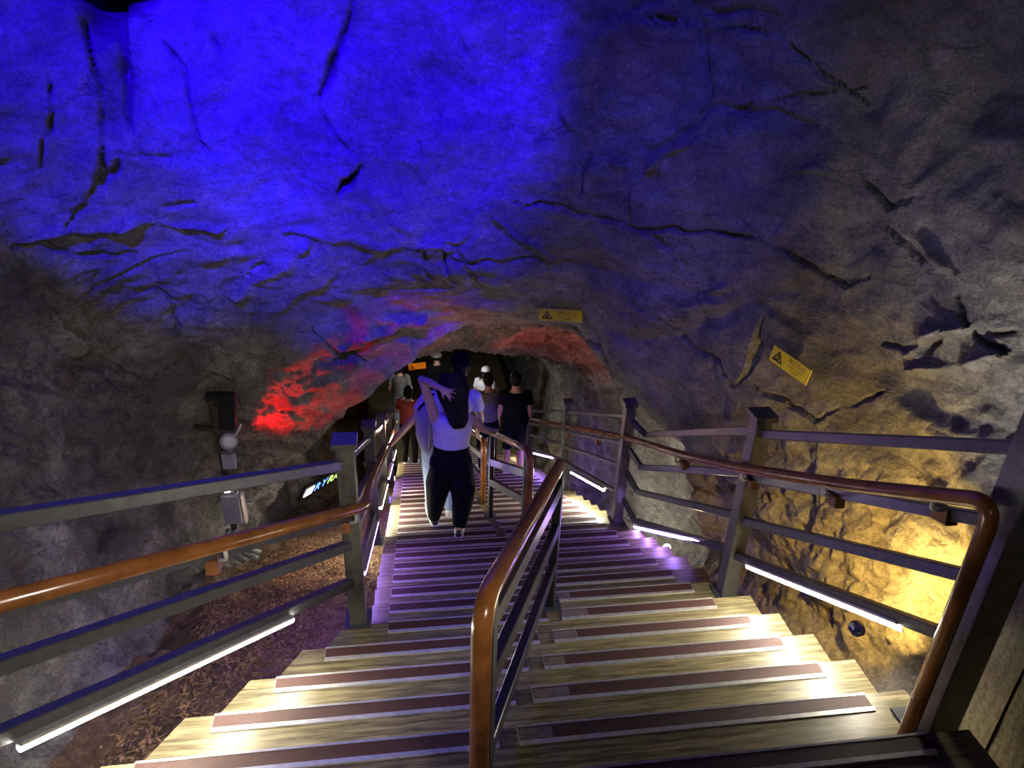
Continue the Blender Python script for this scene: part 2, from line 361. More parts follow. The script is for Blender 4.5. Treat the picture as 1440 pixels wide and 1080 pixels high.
# ------------------------------------------------------------------ the cave shell
# 14 points round the passage: 0 floor middle, 1 floor left, 2 left foot, 3-5 left wall, 6-8 roof, 9-11 right wall, 12 right foot, 13 floor right
def px(x, y, Y): return tuple(UY(x, y, Y))
ST = [
 [(.9,-3.2,.9),(-.8,-3.2,.9),(-2.2,-3.2,.9),(-2.7,-3.2,1.8),(-3.0,-3.2,3.0),(-2.8,-3.2,4.8),(-1.6,-3.2,6.2),(.4,-3.2,6.7),(2.2,-3.2,6.2),(3.3,-3.2,4.8),(3.5,-3.2,3.2),(3.3,-3.2,1.9),(2.9,-3.2,1.0),(1.9,-3.2,.9)],
 [(.9,0,.25),(-.8,0,.25),(-1.9,0,.3),(-2.3,0,1.0),(-2.6,0,2.2),(-2.8,0,4.0),(-1.8,0,5.9),(.3,0,6.5),(2.3,0,5.8),(3.2,0,4.2),(3.3,0,2.6),(3.1,0,1.3),(2.85,0,.4),(1.9,0,.25)],
 [(.9,2,-.72),(-.8,2,-.68),(-1.85,2.2,-.70),(-2.1,2.2,-.1),(-2.35,2.2,.8),(-2.75,2.2,2.4),(-1.8,2,4.6),(.3,2,5.6),(2.2,2,5.0),(3.05,2,3.4),(3.15,2.1,1.7),(2.95,2.1,.5),(2.75,2.1,-.45),(1.95,2,-.75)],
 [(.9,3.7,-1.6),(-.8,3.7,-1.5),(-1.95,3.7,-1.45),(-2.2,3.6,-.7),(-2.4,3.6,.2),(-2.75,3.7,1.9),(-1.9,4.2,3.9),(.2,4.3,4.7),(2.0,4.0,4.1),(2.95,3.4,2.7),(3.0,3.2,1.2),(2.85,3.2,-.05),(2.65,3.2,-1.1),(1.95,3.6,-1.6)],
 [(.9,5.2,-2.35),(-.8,5.2,-2.25),(-2.05,5.2,-2.2),(-2.25,5.0,-1.4),(-2.45,4.9,-.3),(-2.75,5.0,1.15),(-2.0,5.35,2.9),(0.2,5.5,3.2),(1.7,5.1,2.9),(2.65,4.4,1.9),(2.72,4.05,.55),(2.6,4.0,-.55),(2.55,4.0,-1.5),(1.95,4.8,-2.2)],
 [(.9,5.9,-2.7),(-.8,5.9,-2.6),(-2.0,5.9,-2.55),(-2.15,5.7,-1.8),(-2.2,5.6,-.85),(-2.1,5.7,.35),(-1.0,5.75,1.05),(.3,5.85,1.0),(1.35,5.7,1.0),(2.1,5.2,.7),(2.42,4.75,-.1),(2.45,4.65,-.9),(2.5,4.6,-1.75),(1.95,5.4,-2.5)],
 [(.9,6.6,-3.1),(-.8,6.6,-2.95),(-1.9,6.7,-2.95),(-1.9,6.6,-2.3),(-1.75,6.45,-1.5),(-1.35,6.4,-.75),(-.55,6.45,-.1),(.45,6.6,.0),(1.45,6.4,-.1),(1.85,5.95,-.45),(2.18,5.4,-.8),(2.3,5.1,-1.2),(2.5,5.0,-2.0),(1.95,6.0,-2.9)],
 [(.9,7.3,-3.45),(-.8,7.3,-3.3),(-1.75,7.4,-3.3),(-1.55,7.2,-2.5),px(425,640,7.0),px(475,602,7.05),px(565,532,7.1),px(660,468,7.1),px(800,477,6.9),px(866,550,6.4),px(940,622,5.75),px(1000,690,5.25),(2.6,5.25,-2.3),(1.95,6.6,-3.2)],
 [(.9,7.6,-3.6),(-.8,7.6,-3.5),(-1.95,7.8,-3.6),(-1.9,7.7,-2.8),(-1.55,7.6,-2.0),(-1.05,7.6,-1.5),(-.4,7.6,-1.1),(.6,7.6,-.78),(1.7,7.45,-.72),(2.35,7.0,-.95),(2.75,6.4,-1.25),(2.95,6.1,-1.7),(2.95,6.1,-2.8),(1.95,7.2,-3.5)],
 [(.9,8.8,-4.2),(-.8,8.8,-4.1),(-1.9,8.8,-4.1),(-2.0,8.8,-3.3),(-1.7,8.8,-2.5),(-1.1,8.8,-2.05),(-.3,8.8,-1.68),(.7,8.8,-1.5),(1.8,8.8,-1.5),(2.4,8.6,-1.7),(2.65,8.4,-2.4),(2.6,8.3,-3.1),(2.5,8.3,-3.9),(1.95,8.6,-4.2)],
 [(.9,10.5,-5.1),(-.8,10.5,-5.0),(-1.7,10.5,-5.0),(-1.85,10.5,-4.2),(-1.7,10.5,-3.5),(-1.1,10.5,-2.85),(-.2,10.5,-2.42),(.8,10.5,-2.28),(1.8,10.5,-2.38),(2.45,10.5,-2.7),(2.65,10.5,-3.4),(2.6,10.5,-4.2),(2.45,10.5,-5.0),(1.95,10.5,-5.1)],
 [(.9,13.2,-6.2),(-.8,13.2,-6.2),(-2.0,13.2,-6.2),(-2.3,13.2,-5.4),(-2.2,13.2,-4.6),(-1.6,13.2,-3.7),(-.4,13.2,-3.05),(.8,13.2,-2.85),(1.9,13.2,-3.1),(2.7,13.2,-3.8),(2.9,13.2,-4.6),(2.8,13.2,-5.4),(2.6,13.2,-6.1),(1.95,13.2,-6.2)],
 [(.9,17.5,-6.2),(-.8,17.5,-6.2),(-2.2,17.5,-6.2),(-2.7,17.5,-5.4),(-2.6,17.5,-4.6),(-2.0,17.5,-3.6),(-.6,17.5,-3.0),(.8,17.5,-2.8),(2.1,17.5,-3.0),(2.9,17.5,-3.8),(3.1,17.5,-4.6),(2.9,17.5,-5.4),(2.6,17.5,-6.1),(1.95,17.5,-6.2)],
 [(.9,20.5,-6.2),(-.8,20.5,-6.2),(-1.8,20.5,-6.2),(-2.2,20.5,-5.4),(-2.0,20.5,-4.6),(-1.4,20.5,-3.9),(-.4,20.5,-3.4),(.8,20.5,-3.2),(1.8,20.5,-3.4),(2.4,20.5,-4.0),(2.5,20.5,-4.7),(2.4,20.5,-5.4),(2.2,20.5,-6.1),(1.7,20.5,-6.2)],
]
ST = np.array(ST, float)              # (stations, 14, 3)
def catmull(P, t, closed):
    n = len(P); i = np.floor(t).astype(int); f = t-i
    if closed: g = lambda k: P[(i+k) % n]
    else: i = np.minimum(i, n-2); f = t-i; g = lambda k: P[np.clip(i+k, 0, n-1)]
    f = f.reshape((-1,)+(1,)*(P.ndim-1))
    a, b, c, d = g(-1), g(0), g(1), g(2)
    T = 0.42
    m1, m2 = T*(c-a), T*(d-b)
    return (2*f**3-3*f**2+1)*b+(f**3-2*f**2+f)*m1+(-2*f**3+3*f**2)*c+(f**3-f**2)*m2
# sampling: finer where the photograph looks from close by
useg = [24, 56, 46, 60, 84, 112, 124, 112, 100, 84, 76, 70, 50, 24]
vseg = [12, 36, 66, 84, 84, 76, 56, 24, 36, 46, 46, 36, 18]
tu = np.concatenate([k+np.arange(m)/m for k, m in enumerate(useg)])
tv = np.concatenate([k+np.arange(m)/m for k, m in enumerate(vseg)]+[[len(vseg)]])
A = catmull(ST, tv, False)                             # (nv, 14, 3)
Bp = catmull(np.swapaxes(A, 0, 1), tu, True)           # (nu, nv, 3)
S = np.ascontiguousarray(np.swapaxes(Bp, 0, 1))        # (nv, nu, 3)
nv, nu = S.shape[:2]
def grid_normals(S):
    du = np.roll(S, -1, 1)-np.roll(S, 1, 1); dv = np.gradient(S, axis=0)
    n = np.cross(du, dv); n /= (np.linalg.norm(n, axis=2)[..., None]+1e-9); return n
Nn = grid_normals(S)
mid = S.mean(1, keepdims=True)
if ((S-mid)*Nn).sum() < 0: Nn = -Nn                    # outward: away from the passage
P3 = S.reshape(-1, 3); TU = np.tile(tu, nv); TV = np.repeat(tv, nu)
def smooth01(x, a, b): t = np.clip((x-a)/(b-a), 0, 1); return t*t*(3-2*t)
rough = np.clip(smooth01(TU, 0.8, 2.0)*(1-smooth01(TU, 4.6, 5.6)) + smooth01(TU, 10.3, 11.2)*(1-smooth01(TU, 12.8, 13.6)) + smooth01(TV, 7.2, 8.2)*0.9, 0, 1)
floorm = np.clip(1-smooth01(TU, 1.2, 2.0)+smooth01(TU, 12.0, 12.9), 0, 1)
warp = np.stack([fbm(P3*0.9+s, 3) for s in (0, 31.7, 77.1)], 1)
Q = P3+warp*0.35
disp = 0.16*fbm(P3*0.75+5, 4)*(1-0.75*floorm)
h1, b1 = facets(Q*np.array([0.8, 0.6, 1.2])+3.3)
t1 = smooth01(b1, 0.0, 0.30)
disp += 0.13*h1*t1*(1-0.8*floorm)
h2, b2 = facets((P3+warp*0.2)*np.array([2.6, 2.0, 3.4])+11.1)
disp += h2*smooth01(b2, 0.0, 0.22)*(0.022+0.065*rough)*(1-0.7*floorm)
h3, b3 = facets((P3+warp*0.1)*np.array([7.0, 6.0, 9.0])+1.7)
disp += h3*smooth01(b3, 0.0, 0.3)*(0.002+0.022*rough)*(1-0.7*floorm)
strat = P3@np.array([0.35, 0.45, 0.82])+0.25*warp[:, 0]
disp += np.abs(((strat*3.1) % 1.0)-0.5)*0.035*smooth01(perlin(P3*0.9+40), -0.05, 0.35)*(1-floorm)
disp += ridged(Q*np.array([1.6, 1.6, 3.6]), 4)*0.018*(1-0.7*floorm)
disp += fbm(P3*15.0+8, 3)*0.024*rough*(1-floorm)
disp += fbm(P3*6.0, 4)*(0.018+0.050*rough)*(1-0.6*floorm)
disp += floorm*(fbm(P3*3.0, 4)*0.05+fbm(P3*16, 3)*0.028)
crk = smooth01(perlin(P3*0.8+70), 0.05, 0.3)
disp += np.where(b1 < 0.05, (0.05-b1)/0.05*0.05, 0)*(1-floorm)*crk
D = disp.copy()
# cracks and ledges seen in the rock face, cut into the surface
PX, PY, PD = project(P3)
PXw = PX+perlin(P3*4.0)*10+perlin(P3*13.0+5)*5; PYw = PY+perlin(P3*4.0+50)*10+perlin(P3*13.0+91)*5
front = (PD > 0.5) & (TV < 7.0) & (TV > 1.5)
mod = np.clip(0.75+1.3*perlin(P3*5.0+33), 0.15, 1.6)
def crack(path, width, depth):
    """a fissure (or, with negative depth, a rib) along a line on the rock, one lip standing a little proud"""
    global D
    pa = np.array(path, float)
    sel = np.where(front & (PX > pa[:, 0].min()-70) & (PX < pa[:, 0].max()+70) & (PY > pa[:, 1].min()-70) & (PY < pa[:, 1].max()+70))[0]
    x, y = PXw[sel], PYw[sel]; d = np.full(len(sel), 9e9); al = np.zeros(len(sel)); sg = np.zeros(len(sel)); n = len(pa)-1
    for i in range(n):
        a, ab = pa[i], pa[i+1]-pa[i]
        t = np.clip(((x-a[0])*ab[0]+(y-a[1])*ab[1])/(ab@ab), 0, 1)
        ex, ey = x-a[0]-t*ab[0], y-a[1]-t*ab[1]; dd = np.hypot(ex, ey); nb = dd < d
        d = np.where(nb, dd, d); al = np.where(nb, (i+t)/n, al); sg = np.where(nb, np.tanh((ex*ab[1]-ey*ab[0])/np.linalg.norm(ab)/3.0), sg)
    taper = np.sin(math.pi*np.clip(al, 0.02, 0.98))**0.6
    wd = 0.62*width*(0.35+0.8*taper)*np.clip(mod[sel], 0.5, 1.4)
    D[sel] += 1.25*depth*mod[sel]*np.exp(-(d/wd)**2)
    if depth > 0 and width < 12: D[sel] += 0.22*depth*sg*taper*np.exp(-d/22.0)
for path, wd, dp in [
    ([(118, 30), (140, 130), (146, 205), (145, 240), (110, 290), (88, 325)], 6, .10),
    ([(170, 215), (165, 235), (130, 275), (100, 310)], 6, .09),
    ([(165, 20), (175, 90), (184, 185)], 15, .20), ([(110, -10), (150, 12), (200, -5)], 42, .6),
    ([(230, 60), (258, 95), (270, 150), (285, 200), (298, 215)], 4, .06), ([(295, 50), (306, 80)], 6, .08),
    ([(285, 200), (240, 215), (190, 218)], 3, .04), ([(70, 110), (77, 160), (76, 190)], 5, .06), ([(62, 195), (58, 235)], 6, .07),
    ([(495, 0), (480, 60), (462, 110), (450, 140)], 9, .10), ([(452, 160), (462, 190), (490, 215), (510, 232)], 3.5, .05),
    ([(512, 232), (500, 250), (480, 282)], 8, .13), ([(590, 195), (594, 225), (585, 250)], 4.5, .08), ([(610, 160), (660, 172)], 4, .06),
    ([(440, 100), (400, 110), (360, 135), (330, 165), (300, 185)], 2.5, .03), ([(625, 0), (640, 40), (655, 80)], 8, .05),
    ([(590, 345), (596, 370), (612, 390)], 5, .06), ([(622, 352), (628, 372), (640, 395)], 4, .05), ([(230, 295), (275, 283)], 4, .05),
    ([(20, 352), (60, 340), (110, 365), (190, 368)], 5, .10), ([(345, 400), (375, 375)], 6, .08), ([(220, 415), (245, 440), (258, 480), (270, 515)], 4.5, .07),
    ([(270, 515), (300, 535), (330, 540)], 4, .05), ([(355, 430), (352, 470)], 3, .04), ([(130, 430), (150, 470), (180, 520), (205, 540)], 6, .09), ([(100, 455), (150, 500)], 5, .06),
    ([(860, 10), (900, 25), (970, 35), (1040, 45), (1095, 52)], 4, .06), ([(1090, 0), (1095, 45), (1125, 75), (1150, 105), (1185, 130), (1210, 150)], 3.5, .06),
    ([(1205, 128), (1120, 135), (1060, 152), (1010, 165), (980, 190)], 3, .05), ([(1438, 60), (1430, 120), (1428, 185)], 4, .07), ([(1118, 135), (1118, 165)], 3, .04),
    ([(830, 215), (800, 190), (780, 150), (770, 110)], 3.5, .05), ([(815, 280), (818, 240), (830, 215)], 3, .04), ([(720, 290), (790, 295), (850, 310), (910, 320), (1010, 325), (1070, 335)], 3.5, .06),
    ([(1095, 350), (1130, 360), (1160, 390), (1190, 398), (1220, 388)], 3.5, .06), ([(920, 325), (950, 360), (975, 385)], 4, .05), ([(1245, 315), (1270, 350), (1288, 368)], 4, .06),
    ([(1340, 415), (1355, 445), (1370, 470), (1420, 500)], 4.5, .07), ([(1438, 468), (1380, 468)], 4, .05), ([(890, 405), (940, 450), (990, 495), (1045, 540)], 4, .05),
    ([(1085, 440), (1080, 480), (1060, 520), (1045, 540)], 5, .06), ([(1070, 545), (1110, 565), (1145, 595)], 4, .06), ([(1145, 595), (1190, 570), (1230, 555)], 4, .05),
    ([(1225, 480), (1290, 490), (1330, 470)], 12, .10), ([(1210, 255), (1250, 290), (1290, 275)], 4, .05), ([(770, 465), (810, 475), (840, 490), (848, 520), (858, 545)], 5, .08),
    ([(250, 600), (255, 640), (262, 690)], 6, .10), ([(140, 640), (160, 680), (150, 720)], 7, .09), ([(60, 560), (90, 610), (120, 620)], 7, .08), ([(440, 470), (480, 500), (520, 520)], 4, .06),
    ([(460, 520), (520, 495), (570, 470)], 4, .05), ([(400, 545), (450, 520), (500, 505)], 3.5, .05)]:
    crack(path, wd, dp)
for path, wd, dp in [   # proud ribs
    ([(865, 225), (890, 250), (893, 300)], 10, -.05), ([(893, 260), (930, 220), (975, 200)], 9, -.05), ([(1275, 330), (1310, 360), (1350, 385)], 11, -.06), ([(1120, 232), (1170, 245)], 9, -.04),
    ([(1260, 500), (1300, 475), (1370, 462)], 13, -.07), ([(1260, 520), (1340, 515), (1420, 500)], 10, -.06), ([(985, 415), (1030, 400), (1055, 390)], 6, -.03),
    ([(690, 310), (740, 345), (780, 370)], 6, -.03), ([(330, 420), (390, 380), (430, 350)], 16, -.06), ([(480, 490), (545, 470), (600, 455)], 14, -.08), ([(350, 590), (420, 560), (500, 520)], 14, -.06),
    ([(30, 345), (100, 322), (200, 318), (320, 325)], 12, -.08), ([(400, 330), (520, 345), (620, 340)], 10, -.03)]:
    crack(path, wd, dp)
# keep the rock clear of the stairs and railings
S2 = (P3+Nn.reshape(-1, 3)*D[:, None]).reshape(nv, nu, 3)
yy, xx, zz = S2[..., 1], S2[..., 0], S2[..., 2]
fl = (xx > -0.55) & (xx < 2.2); zmax = zs(yy)-0.30
S2[..., 2] = np.where(fl & (zz < zs(yy)+0.6) & (zz > zmax) & (yy < 13), zmax, zz)
S2[..., 2] = np.where((yy >= 12.7) & (floorm.reshape(nv, nu) > 0.5), np.minimum(S2[..., 2], -K_LAST*R_-0.12), S2[..., 2])
N2 = -grid_normals(S2)
if ((S2-S2.mean(1, keepdims=True))*N2).sum() > 0: N2 = -N2      # towards the passage
_j = 0.55*fbm(P3*2.2+13, 4)
A_RGH = np.clip(smooth01(TU+_j, 0.8, 2.0)*(1-smooth01(TU+_j, 4.4, 5.2)) + smooth01(TV+_j, 6.9, 7.6)*0.9, 0, 1)
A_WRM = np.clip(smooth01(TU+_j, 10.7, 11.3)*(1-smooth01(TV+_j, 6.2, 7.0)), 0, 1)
FPX, FPY, FPD = project(S2.reshape(-1, 3)); Nsm = -Nn.reshape(-1, 3)
def surf(x, y, vmin=1.5, vmax=7.05, rad=6):
    m = (FPD > 0.5) & (TV >= vmin) & (TV <= vmax) & (np.hypot(FPX-x, FPY-y) < rad)
    i = np.where(m)[0]
    if not len(i): return surf(x, y, vmin, vmax, rad*2)
    j = i[FPD[i] < FPD[i].min()+0.25]
    return S2.reshape(-1, 3)[j].mean(0), unit_(Nsm[j].mean(0))
def unit_(v): return v/np.linalg.norm(v)
def shell_piece(name, u0, u1, v0, v1, mat, wrap=False):
    ju = [j for j in range(nu) if (tu[j] >= u0 and tu[j] < u1)] if not wrap else [j for j in range(nu) if tu[j] >= u0]+[j for j in range(nu) if tu[j] < u1]
    ju.append((ju[-1]+1) % nu)
    iv = [i for i in range(nv) if tv[i] >= v0-1e-6 and tv[i] <= v1+1e-6]
    V = S2[np.ix_(iv, ju)].reshape(-1, 3); NV = N2[np.ix_(iv, ju)].reshape(-1, 3)
    a, b = len(iv), len(ju)
    idx = np.arange(a*b).reshape(a, b)
    q = np.stack([idx[:-1, :-1], idx[:-1, 1:], idx[1:, 1:], idx[1:, :-1]], -1).reshape(-1, 4)
    p = V[q]; fn = np.cross(p[:, 1]-p[:, 0], p[:, 3]-p[:, 0])
    if (fn*NV[q[:, 0]]).sum() < 0: q = q[:, ::-1]
    me = bpy.data.meshes.new(name)
    me.vertices.add(len(V)); me.vertices.foreach_set('co', V.astype(np.float32).ravel())
    me.loops.add(q.size); me.loops.foreach_set('vertex_index', q.astype(np.int32).ravel())
    me.polygons.add(len(q)); me.polygons.foreach_set('loop_start', np.arange(0, q.size, 4, dtype=np.int32))
    me.polygons.foreach_set('use_smooth', np.ones(len(q), bool))
    me.update(); me.validate()
    me.normals_split_custom_set_from_vertices(NV.tolist())
    ids = (np.array(iv)[:, None]*nu+np.array(ju)[None, :]).ravel()
    for an, arr in (('rgh', A_RGH), ('wrm', A_WRM)):
        at = me.attributes.new(an, 'FLOAT', 'POINT'); at.data.foreach_set('value', arr[ids].astype(np.float32))
    me.materials.append(MAT[mat]); o = bpy.data.objects.new(name, me); COL.objects.link(o)
    o['kind'] = 'structure'; return o
shell_piece('floor', 12.55, 1.9, 0, 13, 'gravel', wrap=True)
shell_piece('wall_left', 1.9, 4.9, 0, 7.5, 'rock')
shell_piece('wall_left_tunnel', 1.9, 4.9, 7.5, 13, 'rock')
shell_piece('ceiling', 4.9, 8.6, 0, 7.5, 'rock')
shell_piece('ceiling_tunnel', 4.9, 8.6, 7.5, 13, 'rock')
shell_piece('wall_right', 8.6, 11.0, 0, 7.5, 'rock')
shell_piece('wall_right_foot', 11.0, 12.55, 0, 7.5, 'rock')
shell_piece('wall_right_tunnel', 8.6, 12.55, 7.5, 13, 'rock')
# closing rock at both ends
def end_cap(name, i, mat):
    ring = S2[i]; c = ring.mean(0); V = [c]+[c+(p-c)*f for f in (0.5, 1.0) for p in ring]; n = nu
    V = np.array(V); V[1:, 1] += 0.25*fbm(V[1:]*1.3, 3)*np.concatenate([np.ones(n), np.zeros(n)])
    Fc = [(0, 1+j, 1+(j+1) % n) for j in range(n)]+[(1+j, 1+n+j, 1+n+(j+1) % n, 1+(j+1) % n) for j in range(n)]
    o = mesh_obj(name, V, Fc, mat); o['kind'] = 'structure'
end_cap('wall_back', 0, 'rock'); end_cap('wall_far', nv-1, 'rock')

# ------------------------------------------------------------------ staircase
def x_left(Y): return -0.43+(Y-3.28)*0.58 if Y < 3.40 else -0.29
def x_mid(Y):
    if Y < 3.45: return 0.20+(Y-1.65)*0.358
    if Y < 5.3: return 0.80+(Y-3.4)*0.08
    return 0.77
stair = thing('staircase', 'long straight wooden staircase going down into the cave', 'staircase', (0.9, Y0, 0))
TH = 0.045
for k in range(-6, K_LAST+1):
    Yf, z = nose(k); Yb = Yf-G_-0.02
    kk = k <= 5
    xr = 2.05 if k < 12 else 2.0
    if k == K_LAST: Yf2 = Yf
    xl_f, xl_b = (x_left(Yf), x_left(Yb)) if kk else (-0.29, -0.29)
    if k == 5: xl_b = x_left(Yb)
    V = [(xl_b, Yb, z-TH), (xr, Yb, z-TH), (xr, Yf, z-TH), (xl_f, Yf, z-TH), (xl_b, Yb, z), (xr, Yb, z), (xr, Yf, z), (xl_f, Yf, z)]
    g = Geo().add(V, [(0,3,2,1),(4,5,6,7),(0,1,5,4),(1,2,6,5),(2,3,7,6),(3,0,4,7)])
    tr = g.build('tread', 'tread', stair, origin=(0.9, Yf-G_/2, z))
    xs = xl_f+0.12 if k <= 4 else -0.18
    xm = x_mid(Yf)
    for side, (a, b) in enumerate(((xs, xm-0.03), (xm+0.05, 1.86 if k < 5 else 1.80))):
        if k > 24 and side == 1: pass
        gp = Geo(); gp.box((a, Yf-0.088, z-0.02), (b, Yf+0.004, z+0.004)); gp.box((a, Yf-0.086, z+0.004), (b, Yf-0.066, z+0.007)); gp.box((a, Yf-0.007, z-0.028), (b, Yf+0.003, z+0.008))
        gp.build('nosing', 'alu', tr)
        Geo().box((a+0.002, Yf-0.065, z+0.002), (b-0.002, Yf-0.008, z+0.0065)).build('anti_slip_strip', 'strip', tr)
    if 1 <= k <= 6:
        Geo().box((xm+0.055, Yf-0.064, z+0.006), (xm+0.055+0.10+0.03*((k*7) % 3), Yf-0.014, z+0.0075)).build('worn_patch', 'worn', tr)
for xx_ in (-0.15, 0.85, 1.85):     # carrying beams under the treads
    a, b = nose(-6), nose(K_LAST)
    Geo().bar((xx_, a[0]-0.25, a[1]-0.23), (xx_, b[0]-0.2, b[1]-0.23), 0.06, 0.16).build('stringer', 'black', stair)
lz = -K_LAST*R_
land = thing('landing_deck', 'dark boarded landing at the foot of the wooden staircase', 'deck', (0.9, nose(K_LAST)[0], lz-R_))
for i in range(26):
    y = nose(K_LAST)[0]-0.02+i*0.2
    Geo().box((-1.0, y, lz-R_-0.04), (2.3, y+0.19, lz-R_)).build('plank', 'tread', land)

# ------------------------------------------------------------------ railings
def post(root, x, y, z0, z1, w=0.10, mat='steel_post', cap=True, foot=True):
    p = Geo().bar((x, y, z0), (x, y, z1), w, w, 0.004, up=(0, 1, 0)).build('post', mat, root)
    if cap:
        Geo().box((x-w*0.68, y-w*0.68, z1), (x+w*0.68, y+w*0.68, z1+0.035)).build('post_cap', 'steel', p)
    if foot:
        f = Geo().box((x-w*0.8, y-w*0.8, z0), (x+w*0.8, y+w*0.8, z0+0.012))
        f.build('base_plate', 'steel', p)
    return p
def rail(root, pts, w=0.045, h=0.05, mat='steel', name='rail'):
    for a, b in zip(pts[:-1], pts[1:]):
        Geo().bar(a, b, w, h).build(name, mat, root)
def bracket(root, hp, rp):
    """white hook and wooden block carrying the handrail from the rail behind"""
    hp, rp = np.array(hp, float), np.array(rp, float)
    b = Geo().bar(rp+np.array([0, -0.04, -0.01]), rp+np.array([0, 0.04, -0.03]), 0.05, 0.06).build('bracket_block', 'block', root)
    Geo().tube(bezier_path([hp-np.array([0, 0, 0.03]), hp-np.array([0, 0, 0.075]), rp+np.array([0, 0, -0.005])], 0.03), 0.009, 8).build('bracket_hook', 'hook', b, True)

# right-hand railing
RR = thing('stair_railing', 'right-hand stair railing with brown handrail that bends down at its upper end', 'railing', (2.0, 1.85, -0.17))
post(RR, 2.03, 1.80, -0.165, 1.75, 0.13)
post(RR, 2.0, 3.5, -0.99, 0.33, 0.10)
post(RR, 1.92, 5.60, -1.98, -0.70, 0.09)
post(RR, 1.90, 7.85, -3.13, -1.88, 0.09)
post(RR, 1.90, 10.4, -4.45, -3.2, 0.09)
post(RR, 1.90, 12.8, -5.6, -4.45, 0.09)
def rr_line(z0, z1, zc, z2, z3, z4, z5, name='rail'):
    rail(RR, [(2.0, 1.86, z0), (2.0, 3.45, z1)], name=name)
    rail(RR, [(2.0, 3.55, z1-0.03), (2.03, 5.42, zc)], name=name)
    rail(RR, [(2.03, 5.42, zc), (1.93, 5.60, z2)], 0.035, name=name)
    rail(RR, [(1.9, 5.64, z2), (1.9, 7.81, z3)], 0.035, 0.035, name=name)
    rail(RR, [(1.9, 7.89, z3-0.03), (1.9, 10.36, z4)], 0.035, 0.035, name=name)
    rail(RR, [(1.9, 10.44, z4-0.03), (1.9, 12.76, z5)], 0.035, 0.035, name=name)
rr_line(1.13, 0.25, -0.91, -0.84, -1.98, -3.37, -4.5)
rr_line(0.83, -0.05, -1.25, -1.12, -2.27, -3.60, -4.8)
rr_line(0.58, -0.37, -1.52, -1.36, -2.48, -3.81, -5.0)
rr_line(0.29, -0.64, -1.84, -1.66, -2.70, -4.05, -5.2)
hr_px = [(1385, 700), (1200, 683), (1040, 658), (960, 640), (880, 615), (800, 600), (737, 588)]
hp = [UX(x, y, 1.90) for x, y in hr_px]
hp[0] = np.array([1.90, hp[0][1]-0.02, hp[0][2]+0.02])
hp.append(hp[-1]+np.array([0, 2.4, -1.25]))
bend = [np.array([1.90, hp[0][1]-0.03, -0.16]), hp[0]+np.array([0, -0.03, 0])]
Geo().tube(bezier_path(bend+hp[1:], 0.12, 8), 0.030, 16).build('handrail', 'handrail', RR, True)
for Y in (2.02, 2.65, 3.42, 4.4, 6.4, 7.7):
    i = max(j for j in range(len(hp)) if hp[j][1] <= Y); a, b = hp[i], hp[i+1]; t = (Y-a[1])/(b[1]-a[1]); q = a+(b-a)*t
    bracket(RR, q, (1.985 if Y < 5 else 1.9, Y+0.02, q[2]-0.10))

# left-hand railing
LR = thing('stair_railing', 'left-hand stair railing of dark steel with a flared upper section', 'railing', (-0.35, 3.33, -0.83))
L1 = (-0.35, 3.33)
post(LR, L1[0], L1[1], -0.825, 0.37, 0.095)
post(LR, -1.45, 1.42, -0.45, 1.5, 0.10)
lposts = [(-0.37, 5.52, -1.98), (-0.37, 7.75, -3.13), (-0.37, 9.95, -4.28), (-0.37, 12.2, -5.44)]
for x, y, z in lposts: post(LR, x, y, z, z+1.20, 0.09)
A0 = np.array([-1.45, 1.42]); A1 = np.array(L1)
for zz0, zz1, dz in ((1.28, 0.27, 0), (0.99, -0.06, 0), (0.78, -0.25, 0), (0.52, -0.51, 0)):
    # heights read at (-1.2, 1.85) carried on along the same slope
    rail(LR, [(*A0, zz0), (*(A1-np.array([0.02, 0.035])), zz1)], 0.05, 0.052)
for i in range(4):
    x0, y0_, z0 = ((L1[0]-0.01, L1[1], -0.825) if i == 0 else lposts[i-1]); x1, y1, z1 = lposts[i]
    for h in (1.09, 0.765, 0.575, 0.315):
        rail(LR, [(x0+0.005, y0_+0.05, z0+h-0.025), (x1, y1-0.045, z1+h+0.02)], 0.04, 0.04)
dirL = np.array([0.86, -0.5, 0]); dirL /= np.linalg.norm(dirL)      # inner side of the flared section
hA = np.array([-1.45, 1.42, 1.055])+dirL*0.085; hB = np.array([L1[0], L1[1], -0.005])+dirL*0.085
lh = [hA, hB+np.array([0.01, 0.06, -0.03])]+[np.array([-0.285, y, zs(y)+0.835]) for y in (4.2, 6.0, 9.0, 12.3)]
Geo().tube(bezier_path(lh, 0.15, 6), 0.031, 16).build('handrail', 'handrail', LR, True)
for t in (0.18, 0.565, 0.97):
    q = hA+(hB-hA)*t; r_ = q-dirL*0.07; bracket(LR, q, (r_[0], r_[1], q[2]-0.10))
for y in (4.6, 6.6, 8.8): bracket(LR, (-0.285, y, zs(y)+0.835), (-0.36, y, zs(y)+0.74))

